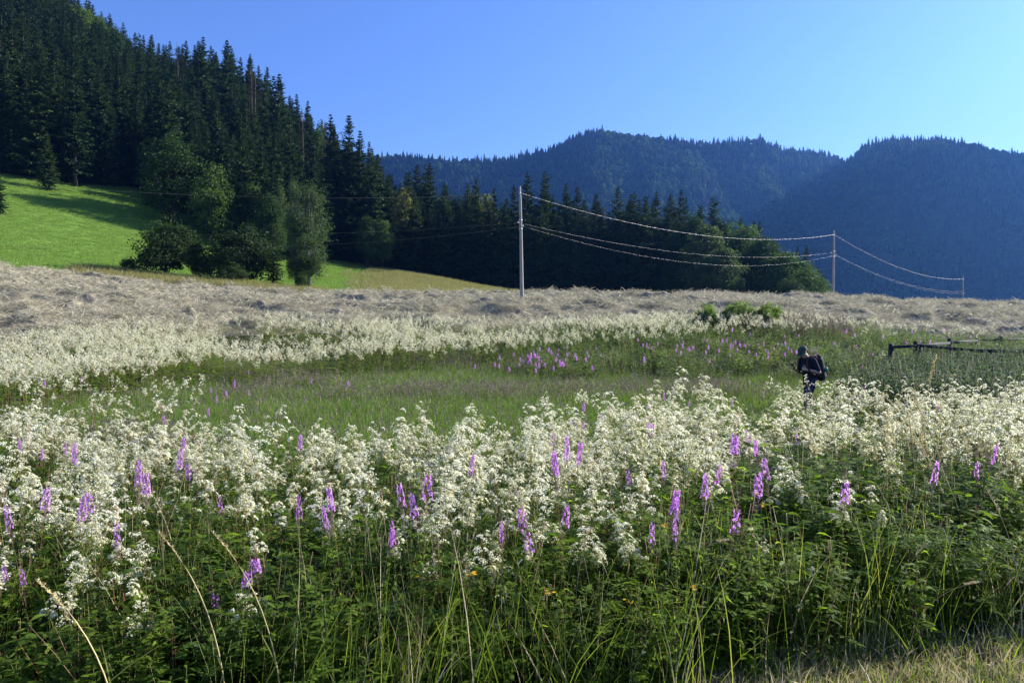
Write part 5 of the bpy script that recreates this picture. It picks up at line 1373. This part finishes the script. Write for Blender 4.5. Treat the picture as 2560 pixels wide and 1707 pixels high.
b_ = MB(); tubes(b_, np.array([[-.1, -.33, 1.28], [-.1, -.37, 1.32], [-.1, -.385, 1.29], [-.1, -.36, 1.24]]), np.full(4, .007), 6); obj('gear_loop', b_.mesh('gear_loop', [M['packm']]), pk)
b_ = MB(); sphere(b_, [-.17, -.30, 1.16], [.03, .045, .05], 12, 8); obj('side_pouch', b_.mesh('side_pouch', [M['pouch']], True), pk)
ph_ = obj('phone', None, None, person.location, person.rotation_euler); tag(ph_, 'dark smartphone held out in the right hand of the person', 'phone')
hpz = J['rw'] + unit(np.array([[-.25, .95, .25]]))[0] * .10 + np.array([-.025, -.012, .04])
Rph = Matrix.Rotation(math.radians(42), 3, 'X') @ Matrix.Rotation(math.radians(8), 3, 'Z')
b_ = MB(); box(b_, hpz, [.074, .15, .010], Rph); ob_ = obj('case', b_.mesh('phone_case', [M['black']]), ph_); bv = ob_.modifiers.new('b', 'BEVEL'); bv.width = .004; bv.segments = 2
b_ = MB(); box(b_, hpz + np.array(Rph @ Vector((0, 0, .0062))), [.066, .138, .002], Rph); obj('screen', b_.mesh('phone_screen', [M['black']]), ph_)

# ================================================================== LIGHT, AIR, SKY
sun = bpy.data.lights.new('sun', 'SUN'); sun.energy = 5.0; sun.angle = math.radians(.5); sun.color = (1, .95, .86)
so = obj('sun', sun); sd = Vector((math.sin(SUN_AZ) * math.cos(SUN_EL), math.cos(SUN_AZ) * math.cos(SUN_EL), math.sin(SUN_EL)))
so.rotation_euler = sd.to_track_quat('Z', 'Y').to_euler()
w = bpy.data.worlds.new('World'); SC.world = w; w.use_nodes = True; nt = w.node_tree; nt.nodes.clear()
sky = nt.nodes.new('ShaderNodeTexSky'); sky.sky_type = 'NISHITA'; sky.sun_disc = False
sky.sun_elevation = SUN_EL; sky.sun_rotation = SUN_AZ; sky.altitude = 900; sky.air_density = 1.0; sky.dust_density = .8; sky.ozone_density = 5.0
bg = nt.nodes.new('ShaderNodeBackground'); bg.inputs[1].default_value = .085
out = nt.nodes.new('ShaderNodeOutputWorld'); mxs = nt.nodes.new('ShaderNodeMixRGB'); mxs.blend_type = 'MULTIPLY'; mxs.inputs[0].default_value = 1; mxs.inputs[2].default_value = (.78, .83, 1.08, 1); nt.links.new(sky.outputs[0], mxs.inputs[1]); nt.links.new(mxs.outputs[0], bg.inputs[0]); nt.links.new(bg.outputs[0], out.inputs[0])
if True:
    hz_ = MB(); lo, hi = np.array([-3600, -80, -95.]), np.array([3700, 2450, 790.])
    box(hz_, (lo + hi) / 2, hi - lo)
    m = bpy.data.materials.new('thin_blue_air'); m.use_nodes = True; nt = m.node_tree; nt.nodes.clear()
    pv_ = nt.nodes.new('ShaderNodeVolumePrincipled'); pv_.inputs['Color'].default_value = (.13, .36, 1.0, 1); pv_.inputs['Density'].default_value = .00011; pv_.inputs['Anisotropy'].default_value = .55
    out = nt.nodes.new('ShaderNodeOutputMaterial'); nt.links.new(pv_.outputs[0], out.inputs['Volume'])
    tag(obj('haze', hz_.mesh('haze', [m])), 'thin blue haze filling the valley air', 'haze', None, 'stuff')
SC.view_settings.view_transform = 'Standard'; SC.view_settings.look = 'None'; SC.view_settings.exposure = 1.42; SC.view_settings.gamma = 1
SC.cycles.use_denoising = True; SC.cycles.max_bounces = 6; SC.cycles.diffuse_bounces = 3; SC.cycles.transmission_bounces = 3; SC.cycles.glossy_bounces = 2
SC.cycles.volume_max_steps = 64; SC.cycles.transparent_max_bounces = 4; SC.cycles.volume_bounces = 0
